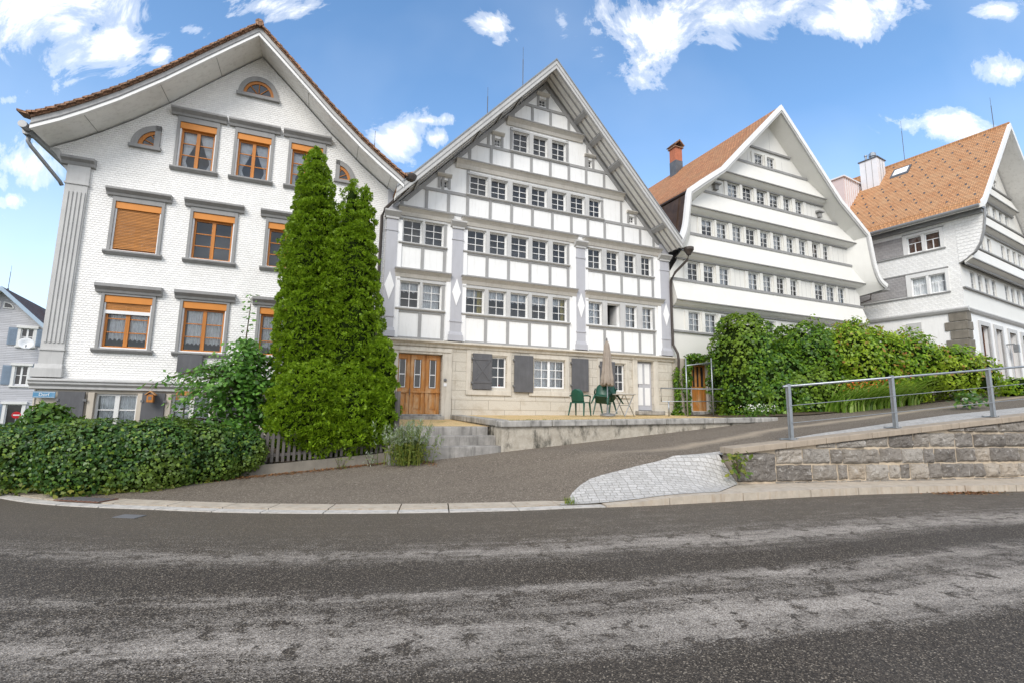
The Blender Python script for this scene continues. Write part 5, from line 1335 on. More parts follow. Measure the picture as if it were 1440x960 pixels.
def blades(name, pts, h, w, mat, parent, lean=.5, n=5, dirbias=(0, 0)):
    """arching grass blades"""
    mb = MB()
    for p in pts:
        a = random.uniform(0, 6.283); hh = h * random.uniform(.6, 1.2); ln = lean * random.uniform(.3, 1.3)
        dx, dy = math.cos(a) * ln + dirbias[0], math.sin(a) * ln + dirbias[1]
        px, py = -math.sin(a), math.cos(a); L = []; Rr = []
        for i in range(n + 1):
            t = i / n; x = p[0] + dx * hh * t * t; y = p[1] + dy * hh * t * t; z = p[2] + hh * (t - .38 * ln * t ** 3); ww = w * (1 - t ** 1.6) * .5 + .0008
            L.append((x - px * ww, y - py * ww, z)); Rr.append((x + px * ww, y + py * ww, z))
        o = len(mb.v); mb.v += L + Rr
        for i in range(n): mb.f.append((o + i, o + i + 1, o + n + 1 + i + 1, o + n + 1 + i))
    return mb.build(name, mat, parent, recalc=False)

def small_plant(name, label, cat, base, r, h, n, size, mat, shape='oval'):
    T = thing(name, label, cat, base, 0, 'weeds below the picket fence' if name == 'fence_weed' else None)
    m = MB()
    for k in range(6):
        a = random.random() * 6.28; m.tube([(0, 0, 0), (r * .4 * math.cos(a), r * .4 * math.sin(a), h * .5), (r * .8 * math.cos(a), r * .8 * math.sin(a), h * .9)], [.008, .006, .003], 5)
    m.build('stems', 'bark', T)
    P = RNG.normal(0, .45, (n, 3)) * np.array([r, r, 0]) + np.array([0, 0, 1]) * (RNG.random((n, 1)) * h)
    N = P * np.array([1, 1, .2]) + np.array([0, -.3, .6]); N /= np.linalg.norm(N, axis=1, keepdims=True)
    leaves('foliage', P, N, size, shape, mat, T, .2)
    return T

def build_plants():
    thuja('tallest bright green thuja, a pointed column in front of the shingled house', [((-2.24, -2.75, 7.2), (.24, .26, .85)), ((-2.24, -2.75, 6.3), (.44, .44, 1.35)), ((-2.2, -2.75, 5.0), (.64, .64, 1.9)), ((-2.05, -2.8, 3.2), (.80, .75, 2.3)), ((-1.95, -3.25, 1.5), (.9, .92, 1.12)), ((-1.7, -3.4, 1.0), (.6, .8, .55))], (-1.95, -2.8, .35), 7.5, 7200)
    thuja('second thuja with twin tips, grown against the tallest one', [((-1.36, -3.1, 6.35), (.17, .2, .85)), ((-1.06, -3.2, 6.2), (.16, .2, .85)), ((-1.36, -3.1, 5.7), (.3, .3, 1.0)), ((-1.08, -3.2, 5.6), (.3, .3, 1.0)), ((-1.22, -3.15, 4.7), (.54, .52, 1.5)), ((-1.15, -3.1, 3.2), (.66, .62, 2.2)), ((-1.66, -3.05, 4.3), (.42, .48, 1.5)), ((-1.1, -3.4, 1.5), (.75, .78, 1.1)), ((-1.0, -3.5, 1.0), (.55, .72, .5))], (-1.15, -3.1, .4), 6.7, 5200)
    thuja('low rounded thuja nearest the wooden entrance door', [((-.56, -3.5, 2.1), (.40, .42, 1.08)), ((-.6, -3.6, 1.45), (.50, .5, .85))], (-.58, -3.45, .4), 2.5, 1700)
    # broad-leaved young tree
    T = thing('young_tree', 'young broad-leaved tree with drooping branches between ivy hedge and thujas', 'tree', (-3.44, -2.85, .3))
    br = MB(); P = []; rr = random.Random(9)
    br.tube([(0, 0, 0), (.02, 0, .8), (0, .05, 1.6), (-.02, .05, 2.6), (.03, .03, 3.75)], [.05, .042, .03, .018, .006], 7)
    for k in range(80):
        z = rr.uniform(.4, 2.35); a = rr.uniform(0, 6.283); L = rr.uniform(.45, 1.35) * (1.1 - .27 * abs(z - 1.2))
        if math.cos(a) > .2: L *= .68
        elif math.cos(a) < -.3: L *= 1.45
        pts = []
        for i in range(6):
            t = i / 5; pts.append(Vector((math.cos(a) * L * t, math.sin(a) * L * .8 * t, z + .55 * L * t - .62 * L * t * t)))
        br.tube([tuple(p) for p in pts], [.016, .013, .010, .008, .006, .003], 5)
        for i in range(60):
            t = rr.uniform(.2, 1.05); j = min(4, int(t * 5)); p = pts[j].lerp(pts[j + 1], min(1, t * 5 - j)); P.append((p.x + rr.gauss(0, .07), p.y + rr.gauss(0, .07), p.z + rr.gauss(0, .06)))
    for i in range(42):
        z = rr.uniform(2.9, 3.85); P.append((rr.gauss(0, .08), rr.gauss(0, .08), z))
    for i in range(3000):
        zz = rr.uniform(.6, 2.75); wd = .46 * (1 - .75 * max(0, (zz - 1.7) / 1.05)); P.append((rr.gauss(.02, wd), rr.gauss(0, .3), zz))
    br.build('branches', 'bark', T); P = np.array(P)
    N = P * np.array([.6, .6, 0]) + np.array([0, -.4, .8]); N /= np.linalg.norm(N, axis=1, keepdims=True)
    leaves('crown', P, N, .098, 'oval', 'sapling', T, .45, .15, .45)
    # ivy hedge
    T = thing('ivy_hedge', 'long ivy-covered hedge along the pavement at lower left', 'hedge', (-4.6, -4.4, 0))
    line = [(-8.0, 1.9), (-7.2, 3.1), (-6.3, 3.85), (-5.4, 4.4), (-4.6, 4.35), (-3.95, 4.0), (-3.5, 3.7)]
    E = []
    for k, (u, w) in enumerate(line): E.append(((u + 4.6, -w + 4.4, .62), (.78, .64, [.48, .5, .58, .66, .68, .62, .5][k])))
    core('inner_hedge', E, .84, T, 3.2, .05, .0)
    C, N = sample(E, 38000, 3.2, .13, .08, 3.5, .02); leaves('foliage', C, N, .052, 'ivy', 'ivy', T, .8, .1, .38)
    C, N = sample([((u + 4.6, -w + 4.05, .12), (.55, .25, .12)) for u, w in line[2:6]], 700, 2, .05, .05, 4, .03); leaves('trailing_shoots', C, N, .075, 'ivy', 'weed', T, .5)
    # dark bush behind the hedge at the left house corner
    T = thing('corner_bush', 'small dark green bush rising behind the hedge below the blue street sign', 'shrub', (-7.35, -1.4, .3))
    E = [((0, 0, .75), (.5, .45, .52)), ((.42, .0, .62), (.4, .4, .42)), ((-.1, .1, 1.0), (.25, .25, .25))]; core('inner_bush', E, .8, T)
    C, N = sample(E, 1500, 2, .1, .08, 6); leaves('foliage', C, N, .10, 'oval', 'bushdark', T, .1, .1, .6)
    # silvery shrub beside the steps
    T = thing('silvery_shrub', 'feathery silver-green shrub beside the stone steps', 'shrub', (.0, -4.72, G(0, 4.72)))
    pts = [(random.gauss(0, .2), random.gauss(0, .13), 0) for _ in range(120)]
    m = MB(); LP = []
    for p in pts:
        a = random.random() * 6.283; ln = random.uniform(.1, .42); h = random.uniform(.5, .95)
        e = (p[0] * 1.2 + math.cos(a) * ln * .8, p[1] + math.sin(a) * ln * .5, h); mid = ((p[0] + e[0]) / 2 * .9, (p[1] + e[1]) / 2, h * .55)
        m.tube([p, mid, e], [.006, .004, .002], 4)
        for i in range(34):
            t = random.random() ** .7; q = [p[j] + (e[j] - p[j]) * t for j in range(3)]; LP.append((q[0] + random.gauss(0, .02), q[1] + random.gauss(0, .02), q[2]))
    m.build('stems', 'weed', T); LP = np.array(LP); N = RNG.normal(0, 1, LP.shape) + np.array([0, -.4, .5]); N /= np.linalg.norm(N, axis=1, keepdims=True)
    up = LP[:, 2] > .42
    leaves('silver_foliage', LP[up], N[up], .07, 'long', 'silver', T, -.8, .0, .3); leaves('green_foliage', LP[~up], N[~up], .07, 'long', 'weed', T, -.6, .0, .3)
    # big creeper-covered hedge and shrub at the right
    T = thing('creeper_hedge', 'tall dark green creeper-covered hedge in front of the banded house', 'hedge', (13.6, -1.9, 1.5))
    o = np.array((13.6, -1.9, 1.5))
    E = [((13.05, -1.75, 3.0), (1.05, 1.25, 2.25)), ((13.2, -1.75, 2.6), (.95, 1.15, 1.6)), ((14.2, -1.9, 2.55), (1.4, 1.45, 1.6)), ((15.6, -2.2, 2.9), (1.3, 1.5, 2.1)), ((14.1, -2.3, 1.9), (1.5, 1.2, 1.15)), ((15.0, -2.7, 2.0), (1.6, 1.4, 1.3))]
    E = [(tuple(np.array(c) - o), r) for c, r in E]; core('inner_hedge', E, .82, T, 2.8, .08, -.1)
    C, N = sample(E, 34000, 2.8, .22, .24, 2.6, -.1); leaves('foliage', C, N, .105, 'ivy', 'creeper', T, .7, .12, .42)
    T = thing('bright_shrub', 'spreading bright green shrub with reddish tips right of the creeper hedge', 'shrub', (18.4, -3.6, 1.9))
    o = np.array((18.4, -3.6, 1.9))
    E = [((17.0, -3.3, 3.35), (1.5, 1.4, 1.55)), ((18.6, -3.9, 3.35), (1.5, 1.3, 1.3)), ((20.1, -4.6, 3.2), (1.3, 1.05, 1.0)), ((20.9, -5.0, 3.0), (.85, .8, .75)), ((18.2, -3.7, 2.4), (2.2, 1.1, .8)), ((17.4, -3.0, 4.4), (.7, .7, .75))]
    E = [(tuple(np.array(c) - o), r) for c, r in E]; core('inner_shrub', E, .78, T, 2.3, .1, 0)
    C, N = sample(E, 22000, 2.3, .28, .3, 2.8, .02); leaves('foliage', C, N, .115, 'oval', 'shrub', T, .35, .12, .5)
    C, N = sample(E, 1500, 2.3, .02, .3, 2.8, 1.0); leaves('reddish_leaves', C + N * .05, N, .10, 'oval', 'redtip', T, .2, .12, .5)
    # vine shoots over the shrub, at the house corner
    T = thing('climbing_vine', 'loose climbing vine shoots at the corner of the banded house above the shrub', 'vine', (17.6, -1.9, 2.0))
    m = MB(); P = []
    for k in range(14):
        a = random.uniform(-1, 1); e = (a * 1.3 - .2, random.uniform(-.5, .3), random.uniform(2.7, 3.5)); m.tube([(a * .3, 0, 0), (a * .7, 0, 1.8), e], [.02, .014, .005], 5)
        for i in range(26): t = random.uniform(.6, 1.03); P.append((a * .3 + (e[0] - a * .3) * t + random.gauss(0, .1), e[1] * t + random.gauss(0, .08), e[2] * t + random.gauss(0, .08)))
    m.build('stems', 'bark', T); P = np.array(P); N = np.tile([0, -.5, .7], (len(P), 1)); leaves('foliage', P, N, .15, 'oval', 'creeper', T, .4)
    # tall orange-flowered grasses at the edge of the ramp
    T = thing('flowering_grass_clump', 'arching grass clump with orange flowers at the foot of the creeper hedge', 'plant', (15.5, -4.5, G(15.5, 4.5)))
    pts = []
    for _ in range(620):
        x = random.uniform(-1.5, 2.3); pts.append((x, random.uniform(-.38, .45), .0885 * x))
    blades('blades', pts, 1.2, .055, 'blade', T, 1.15, 8, (.4, -.5))
    fl = MB(); bmv = []
    P = np.array([(random.uniform(-.9, 2.4), random.uniform(-.3, .4), 0) for _ in range(420)]); P[:, 2] = .0885 * P[:, 0] + RNG.uniform(.55, 1.0, len(P))
    leaves('orange_blossoms', P, RNG.normal(0, 1, P.shape) + .01, .06, 'tri', 'flowerorange', T, .2)
    # white flowers beside the terrace end
    T = thing('white_flower_clump', 'patch of white flowers at the end of the terrace below the hedge', 'plant', (12.0, -3.2, 1.4))
    P = np.array([(random.gauss(0, .45), random.gauss(0, .18), random.uniform(0, .36)) for _ in range(420)]); N = np.tile([0, -.4, .8], (len(P), 1)); leaves('foliage', P, N, .07, 'oval', 'bushdark', T, .1)
    P = np.array([(random.gauss(-.05, .4), random.gauss(-.08, .16), random.uniform(.25, .46)) for _ in range(130)]); leaves('white_blossoms', P, np.tile([0, -.5, .8], (len(P), 1)), .045, 'oval', 'flowerwhite', T, 0)
    blades('flower_spikes', [(.42, -.1, .2), (.45, -.08, .2), (.38, -.1, .2)], .75, .05, 'blade', T, .08)
    # ivy at the downpipe and vine over the side door
    P0 = [(random.uniform(2.6, 11.4), -random.uniform(3.7, 4.12), 1.285) for _ in range(900)]
    for q in range(len(P0)): P0[q] = (P0[q][0], P0[q][1], 1.27 + .009 * (P0[q][0] - 2))
    o = blades('dry_terrace_grass', P0, .07, .014, 'weed', None, .9, 3); o['kind'] = 'stuff'; o['label'] = 'short dry grass along the inner edge of the terrace coping'
    T = thing('pipe_ivy', 'narrow ivy climbing the brown downpipe between the two middle houses', 'ivy', (11.15, -.28, 1.4))
    E = [((-.02, 0, .5), (.16, .14, .6)), ((0, .02, 1.3), (.17, .14, .6)), ((.0, .05, .1), (.26, .2, .2))]; C, N = sample(E, 750, 2, .1, .05, 6); leaves('foliage', C, N, .085, 'ivy', 'creeper', T, .7)
    MB().tube([(0, .08, 0), (.02, .1, 1.8)], .02, 6).build('stem', 'bark', T)
    T = thing('door_vine', 'leafy vine arching over the reddish side door of the banded house', 'vine', (12.0, -.15, 1.4))
    E = [((-.3, -.1, 1.6), (.22, .16, .7)), ((-.32, -.08, .7), (.16, .12, .7)), ((.1, -.12, 2.33), (.5, .2, .2)), ((.85, -.12, 2.4), (.5, .18, .13)), ((1.3, -.1, .5), (.07, .08, .55))]
    C, N = sample(E, 1700, 2, .1, .08, 5); leaves('foliage', C, N, .095, 'ivy', 'creeper', T, .7); MB().tube([(-.2, .05, 0), (-.2, .02, 1.8), (.2, 0, 2.3), (1.2, 0, 2.3)], .025, 6).build('stem', 'bark', T)
    # weeds
    small_plant('kerb_weed', 'yellowing weed rooted in the joint at the left end of the rubble wall', 'weed', (6.0, -7.85, .35), .26, .42, 90, .10, 'weed')
    small_plant('fence_weed', 'green weed on the pavement below the picket fence, left one', 'weed', (-1.3, -4.35, .22), .16, .3, 70, .06, 'weed', 'long')
    small_plant('fence_weed', 'grey-green weed on the pavement below the picket fence, nearer the steps', 'weed', (-.72, -4.4, .3), .16, .3, 70, .06, 'silver', 'long')
    T = thing('grass_tuft', 'tiny grass tuft in the kerb joint at the tip of the setts', 'weed', (2.12, -7.95, .03)); blades('blades', [(random.gauss(0, .05), random.gauss(0, .05), 0) for _ in range(40)], .13, .012, 'weed', T, .8, 4)
    # leafy plants at the far end of the wall
    T = thing('grey_leaf_plant', 'low bushy grey-green plant on the setts at the right edge', 'plant', (15.9, -7.1, 1.8))
    P = np.array([(random.gauss(0, .28), random.gauss(0, .2), random.uniform(.05, .45)) for _ in range(150)]); leaves('foliage', P, np.tile([0, -.4, .8], (len(P), 1)), .12, 'oval', 'bushdark', T, .2); leaves('pale_foliage', P[:20] + np.array([.15, 0, .1]), np.tile([0, -.4, .8], (20, 1)), .16, 'oval', 'silver', T, -.3)
    T = thing('low_box_hedge', 'low clipped hedge in front of the corner house at the right edge', 'hedge', (23.2, -5.6, 2.4)); E = [((0, 0, .2), (1.5, .5, .45)), ((2.2, -.3, .3), (1.5, .5, .45))]; core('inner_hedge', E, .85, T, 3)
    C, N = sample(E, 1600, 3, .1, .08, 3, -.1); leaves('foliage', C, N, .12, 'oval', 'shrub', T, .2)
    o = None
    P = np.array([(u, -(interp([(-3.3, 4.05), (-.2, 4.05), (.6, 4.75)], u) + .03 + abs(random.gauss(0, .16))), 0) for u in [random.uniform(-3.9, .6) for _ in range(2200)]]); P[:, 2] = [G(p[0], -p[1]) + .012 for p in P]
    o = leaves('leaf_litter', P, np.tile([0, 0, 1.0], (len(P), 1)), .045, 'tri', 'litter', None, 0, .1, .25); o['kind'] = 'stuff'; o['label'] = 'brown dry leaves gathered along the foot of the picket fence'
    P = np.array([(u, -(wk(u) + abs(random.gauss(0, .12)) + .03), .012) for u in [random.gauss(10.6, .38) for _ in range(420)]])
    o = leaves('gutter_leaf_litter', P, np.tile([0, 0, 1.0], (len(P), 1)), .06, 'tri', 'litter', None, 0, .1, .25); o['kind'] = 'stuff'; o['label'] = 'rust brown leaves in the gutter below the kerb at far right'

# ------------------------------------------------------------------ fences and small objects
def picket(m, x, y, z0, z1, w=.055, d=.02):
    m.loft([(x - w / 2, y, z0), (x + w / 2, y, z0), (x + w / 2, y, z1 - .05), (x, y, z1), (x - w / 2, y, z1 - .05)], [(x - w / 2, y + d, z0), (x + w / 2, y + d, z0), (x + w / 2, y + d, z1 - .05), (x, y + d, z1), (x - w / 2, y + d, z1 - .05)])
def build_small():
    F = thing('picket_fence', 'weathered grey picket fence on a low concrete plinth below the thujas', 'fence', (-3.1, -3.95, 0), 0)
    n = 27
    zp = lambda x: G(x - 3.1, 3.95) + .2
    m = MB()
    for k in range(12):
        x0, x1 = -.9 + 3.75 * k / 12, -.9 + 3.75 * (k + 1) / 12
        m.loft([(x0, -.03, -.1), (x1, -.03, -.1), (x1, -.03, zp(x1)), (x0, -.03, zp(x0))], [(x0, .25, -.1), (x1, .25, -.1), (x1, .25, zp(x1)), (x0, .25, zp(x0))])
    m.build('plinth', 'concrete', F)
    for h in (.13, .5): MB().loft([(0, .07, zp(0) + h), (2.8, .07, zp(2.8) + h), (2.8, .07, zp(2.8) + h + .06), (0, .07, zp(0) + h + .06)], [(0, .11, zp(0) + h), (2.8, .11, zp(2.8) + h), (2.8, .11, zp(2.8) + h + .06), (0, .11, zp(0) + h + .06)]).build('rail', 'greywood', F)
    for k in range(n):
        x = .03 + k * .105; p = MB(); picket(p, x, .045, zp(x) + .02, zp(x) + .66 + random.uniform(-.03, .03)); p.build('picket', 'greywood', F)
    F = thing('side_fence', 'old wooden side fence running from the thujas to the entrance door', 'fence', (-.12, -3.8, .9))
    T = Matrix(((0, 1, 0, 0), (1, 0, 0, 0), (0, 0, 1, 0), (0, 0, 0, 1)))
    for k in range(16):
        p = MB(); picket(p, .05 + k * .2, 0, -.4, .95 + random.uniform(-.04, .06), .08, .025); p.build('picket', 'greywood', F, M=T)
    for h in (.05, .6): MB().box(.03, .07, 0, 3.3, h, h + .07).build('rail', 'greywood', F)
    MB().box(-.06, .06, -.08, .04, -.4, 1.05).build('post', 'greywood', F)
    # plastic chairs
    def chair(label, loc, rot, tilt=None):
        C = thing('garden_chair', label, 'chair', loc, rot, 'green plastic garden chairs on the terrace')
        if tilt: C.rotation_euler = tilt
        MB().loft([(-.22, -.24, .40), (.24, -.24, .42), (.24, .24, .42), (-.22, .24, .40)], [(-.22, -.24, .435), (.24, -.24, .45), (.24, .24, .45), (-.22, .24, .435)]).build('seat', 'greenplastic', C, .01)
        bk = MB(); nz, ny = 8, 8; vs = []
        for i in range(nz + 1):
            t = i / nz; z = .43 + .43 * t; hwid = .22 * math.sqrt(max(0.02, 1 - max(0, (t - .55) / .45) ** 2.2 * .85))
            for k in range(ny + 1):
                s = -1 + 2 * k / ny; vs.append((-.22 - .11 * t + .05 * s * s, hwid * s, z + 0))
        mm = ny + 1; fr = [(i * mm + k, i * mm + k + 1, (i + 1) * mm + k + 1, (i + 1) * mm + k) for i in range(nz) for k in range(ny)]
        bk.add(vs, fr); o = bk.build('backrest', 'greenplastic', C, smooth=True); sol = o.modifiers.new('thickness', 'SOLIDIFY'); sol.thickness = .014
        for s in (-1, 1):
            MB().tube([(-.28, s * .24, .64), (-.05, s * .29, .655), (.2, s * .28, .64), (.24, s * .27, .60)], [.022, .026, .024, .02], 8).build('armrest', 'greenplastic', C, smooth=True)
            MB().loft([(.2, s * .22, .43), (.26, s * .22, .43), (.26, s * .27, .43), (.2, s * .27, .43)], [(.28, s * .25, 0), (.31, s * .25, 0), (.31, s * .28, 0), (.28, s * .28, 0)]).tube([(.24, s * .265, .6), (.235, s * .25, .42)], .02, 6).build('leg', 'greenplastic', C)
            MB().loft([(-.24, s * .2, .43), (-.18, s * .2, .43), (-.18, s * .25, .43), (-.24, s * .25, .43)], [(-.36, s * .25, 0), (-.33, s * .25, 0), (-.33, s * .28, 0), (-.36, s * .28, 0)]).build('leg', 'greenplastic', C)
        return C
    zt = 1.405
    chair('dark green plastic chair standing upright left of the closed parasol', (6.2, -1.3, zt), R(38))
    chair('dark green plastic chair tipped forward against the table, beside the parasol pole', (6.85, -1.5, zt + .19), 0, (R(6), R(34), R(52)))
    chair('dark green plastic chair tipped against the table, right of the parasol pole', (7.38, -1.42, zt + .21), 0, (R(-5), R(30), R(78)))
    T = thing('garden_table', 'round grey-topped garden table with crossed metal legs on the terrace', 'table', (7.62, -1.75, zt), R(20))
    MB().lathe([(.36, .70), (.385, .71), (.385, .73), (.02, .735)], (0, 0, 0), 28).build('table_top', 'lightgrey', T)
    for s in (-1, 1):
        MB().tube([(-.28, s * .2, 0), (.24, s * .2, .7)], .014, 8).tube([(.28, s * .19, 0), (-.24, s * .19, .7)], .014, 8).build('leg', 'metal', T)
    MB().tube([(0, -.2, .36), (0, .2, .36)], .01, 6).build('crossbar', 'metal', T)
    T = thing('closed_parasol', 'closed taupe parasol standing on the terrace among the green chairs', 'parasol', (7.03, -1.66, zt))
    MB().tube([(0, 0, 0), (0, 0, 2.5)], .02, 10).build('pole', 'metal', T)
    MB().lathe([(.25, 0), (.25, .05), (.2, .08), (.04, .1), (.035, .3)], (0, 0, 0), 20).build('foot', 'zinc', T)
    m = MB(); n = 40; prof = [(.03, 2.47), (.07, 2.36), (.1, 2.15), (.125, 1.9), (.15, 1.55), (.185, 1.25), (.20, 1.05), (.15, 1.0), (.03, 1.08)]; vs = []
    for i, (r, z) in enumerate(prof):
        for k in range(n):
            a = 6.283 * k / n + .25 * i * .3; rr_ = r * (1 + .24 * math.cos(8 * a + .4 * i)) ; vs.append((rr_ * math.cos(a), rr_ * math.sin(a), z + (.05 * math.cos(8 * a) if 5 < i < 8 else 0)))
    m.add(vs, [(i * n + k, i * n + (k + 1) % n, (i + 1) * n + (k + 1) % n, (i + 1) * n + k) for i in range(len(prof) - 1) for k in range(n)]); m.build('canopy', 'parasol', T, smooth=True)
    MB().lathe([(.02, 2.45), (.03, 2.5), (.015, 2.57)], (0, 0, 0), 10).build('finial', 'darktrim', T)
    MB().tube([(.14, 0, 1.9), (0, .14, 1.9), (-.14, 0, 1.9), (0, -.14, 1.9), (.14, 0, 1.9)], .012, 5).build('strap', 'parasol', T)
    # handrail frame by the side door
    T = thing('door_handrail', 'grey tubular handrail with two tall posts before the side door of the banded house', 'railing', (11.125, -1.6, 1.42), R(1.3))
    tb = lambda pts, nm, r=.024: MB().tube(pts, r, 8).build(nm, 'metal', T, smooth=True)
    tb([(-1.9, 0, .5), (-1.9, 0, .96), (1.42, 0, 1.02), (1.5, 0, .97), (1.52, 0, 0)], 'top_rail'); tb([(-1.9, 0, .5), (1.52, 0, .58)], 'middle_rail', .017)
    tb([(-.74, 0, 0), (-.74, 0, 2.08)], 'tall_post'); tb([(.48, 0, 0), (.48, 0, 2.14)], 'tall_post'); tb([(-1.58, 0, 0), (-1.58, 0, .5)], 'short_post'); tb([(-.74, 0, 1.8), (.48, 0, 1.98)], 'cross_bar', .02)
    # street name plate
    S = thing('street_name_sign', 'blue enamel street name plate on the corner of the shingled house', 'sign', (-8.03, .03, 1.77), R(-.75))
    MB().box(-.215, .215, -.02, .0, -.075, .075).build('plate', 'blue', S, .006)
    MB().box(-.205, .205, -.0215, -.0195, .056, .062).box(-.205, .205, -.0215, -.0195, -.062, -.056).build('border', 'signwhite', S)
    cu = bpy.data.curves.new('lettering', 'FONT'); cu.body = 'Dorf'; cu.size = .105; cu.align_x = 'CENTER'; cu.align_y = 'CENTER'; cu.extrude = .002
    to = bpy.data.objects.new('tmp', cu); COL.objects.link(to); bpy.context.view_layer.update()
    me = bpy.data.meshes.new_from_object(to.evaluated_get(bpy.context.evaluated_depsgraph_get())); bpy.data.objects.remove(to)
    lo = bpy.data.objects.new('lettering', me); COL.objects.link(lo); me.materials.clear(); me.materials.append(MT['signwhite']); lo.parent = S; lo.location = (0, -.023, 0); lo.rotation_euler = (R(90), 0, 0)
    # hanging wooden lantern and bird feeder
    S = thing('hanging_bird_house', 'small wooden bird house hanging from the cornice of the shingled house', 'bird house', (-5.82, -.16, 1.72), 0)
    MB().box(-.07, .07, -.07, .07, -.1, .1).build('box', 'orangewood', S, .006); MB().prism_y([(-.11, .08), (0, .17), (.11, .08), (.11, .1), (0, .2), (-.11, .1)], -.1, .1).build('roof', 'doorwood', S); MB().tube([(0, 0, .17), (0, .08, .36)], .006, 5).build('hook', 'darktrim', S); MB().box(-.035, .035, -.075, -.069, -.03, .05).build('opening', 'darktrim', S)
    S = thing('bird_feeder', 'reddish roofed bird feeder standing at the young tree', 'bird feeder', (-4.62, -2.3, .3))
    MB().tube([(0, 0, 0), (0, 0, 1.4)], .018, 6).build('post', 'greywood', S); MB().box(-.16, .16, -.1, .1, 1.38, 1.4).box(-.15, -.13, -.09, -.07, 1.4, 1.5).box(.13, .15, -.09, -.07, 1.4, 1.5).box(-.15, -.13, .07, .09, 1.4, 1.5).box(.13, .15, .07, .09, 1.4, 1.5).build('tray', 'doorwood', S); MB().prism_x([(-.11, 1.48), (0, 1.55), (.11, 1.48), (.11, 1.495), (0, 1.575), (-.11, 1.495)], -.16, .16).build('roof', 'doorwood', S)
    S = tag(MB().loft([(-3.45, -3.32, .85), (-3.3, -3.34, .83), (-3.26, -3.34, .9), (-3.38, -3.33, .93)], [(-3.45, -3.33, .85), (-3.3, -3.35, .83), (-3.26, -3.35, .9), (-3.38, -3.34, .93)]).build('fallen_leaf', 'orange'), 'single orange leaf caught on the hedge end below the young tree', 'leaf')
    # satellite dish on the far house
    S = thing('satellite_dish', 'white satellite dish below the upper window of the far grey house', 'dish', (-18.85, 23.95, 5.25), R(25))
    MB().lathe([(.01, .1), (.2, .06), (.36, -.02), (.37, -.03), (.36, -.035), (.2, .04), (.01, .08)], (0, 0, 0), 24).build('reflector', 'signwhite', S, smooth=True, M=Matrix.Rotation(R(72), 4, 'X') @ Matrix.Scale(-1, 4, (0, 0, 1)))
    MB().tube([(0, .1, -.3), (0, -.35, -.2)], .015, 6).tube([(0, -.35, -.2), (0, -.4, -.12)], .03, 6).build('arm', 'zinc', S); MB().tube([(0, .1, -.3), (0, .45, -.3)], .025, 6).build('bracket', 'zinc', S)
    S = thing('no_entry_sign', 'round red no entry sign with white bar at the far house', 'traffic sign', (-18.22, 22.63, .86), R(20))
    MB().lathe([(.19, 0), (.2, .004), (.2, .016), (.19, .02)], (0, 0, 0), 28).build('disc', 'red', S, M=Matrix.Rotation(R(90), 4, 'X')); MB().box(-.14, .14, -.028, -.02, -.035, .035).build('bar', 'signwhite', S); MB().tube([(0, .03, -2.2), (0, .03, .2)], .03, 8).build('pole', 'metal', S)
    # drain covers
    MBc = MB().box(-.42, .42, -.17, .17, .0, .012)
    D = thing('drain_cover', 'rusty rectangular drain cover in the pavement below the ivy hedge', 'drain', (-5.2, -5.25, .028), R(-32)); MBc.build('frame', 'rust', D); m = MB()
    for k in range(9): m.box(-.38 + k * .09, -.33 + k * .09, -.13, .13, .012, .018)
    m.build('bars', 'darktrim', D)
    D = thing('gully_cover', 'small dark gully cover in the street near the left kerb', 'drain', (-4.2, -6.75, .003), R(-28)); MB().box(-.17, .17, -.1, .1, 0, .006).build('cover', 'darktrim', D)
    # bench and planter by the corner house
    B = thing('garden_bench', 'grey metal bench before the corner house at the right edge', 'bench', (28.6, -4.4, 2.9), R(8))
    MB().box(-.9, .9, -.25, .2, .42, .47).build('seat', 'zinc', B); MB().box(-.9, .9, .2, .25, .5, .95).build('backrest', 'zinc', B)
    for x in (-.8, .8): MB().box(x - .03, x + .03, -.22, .2, 0, .42).build('leg', 'zinc', B)

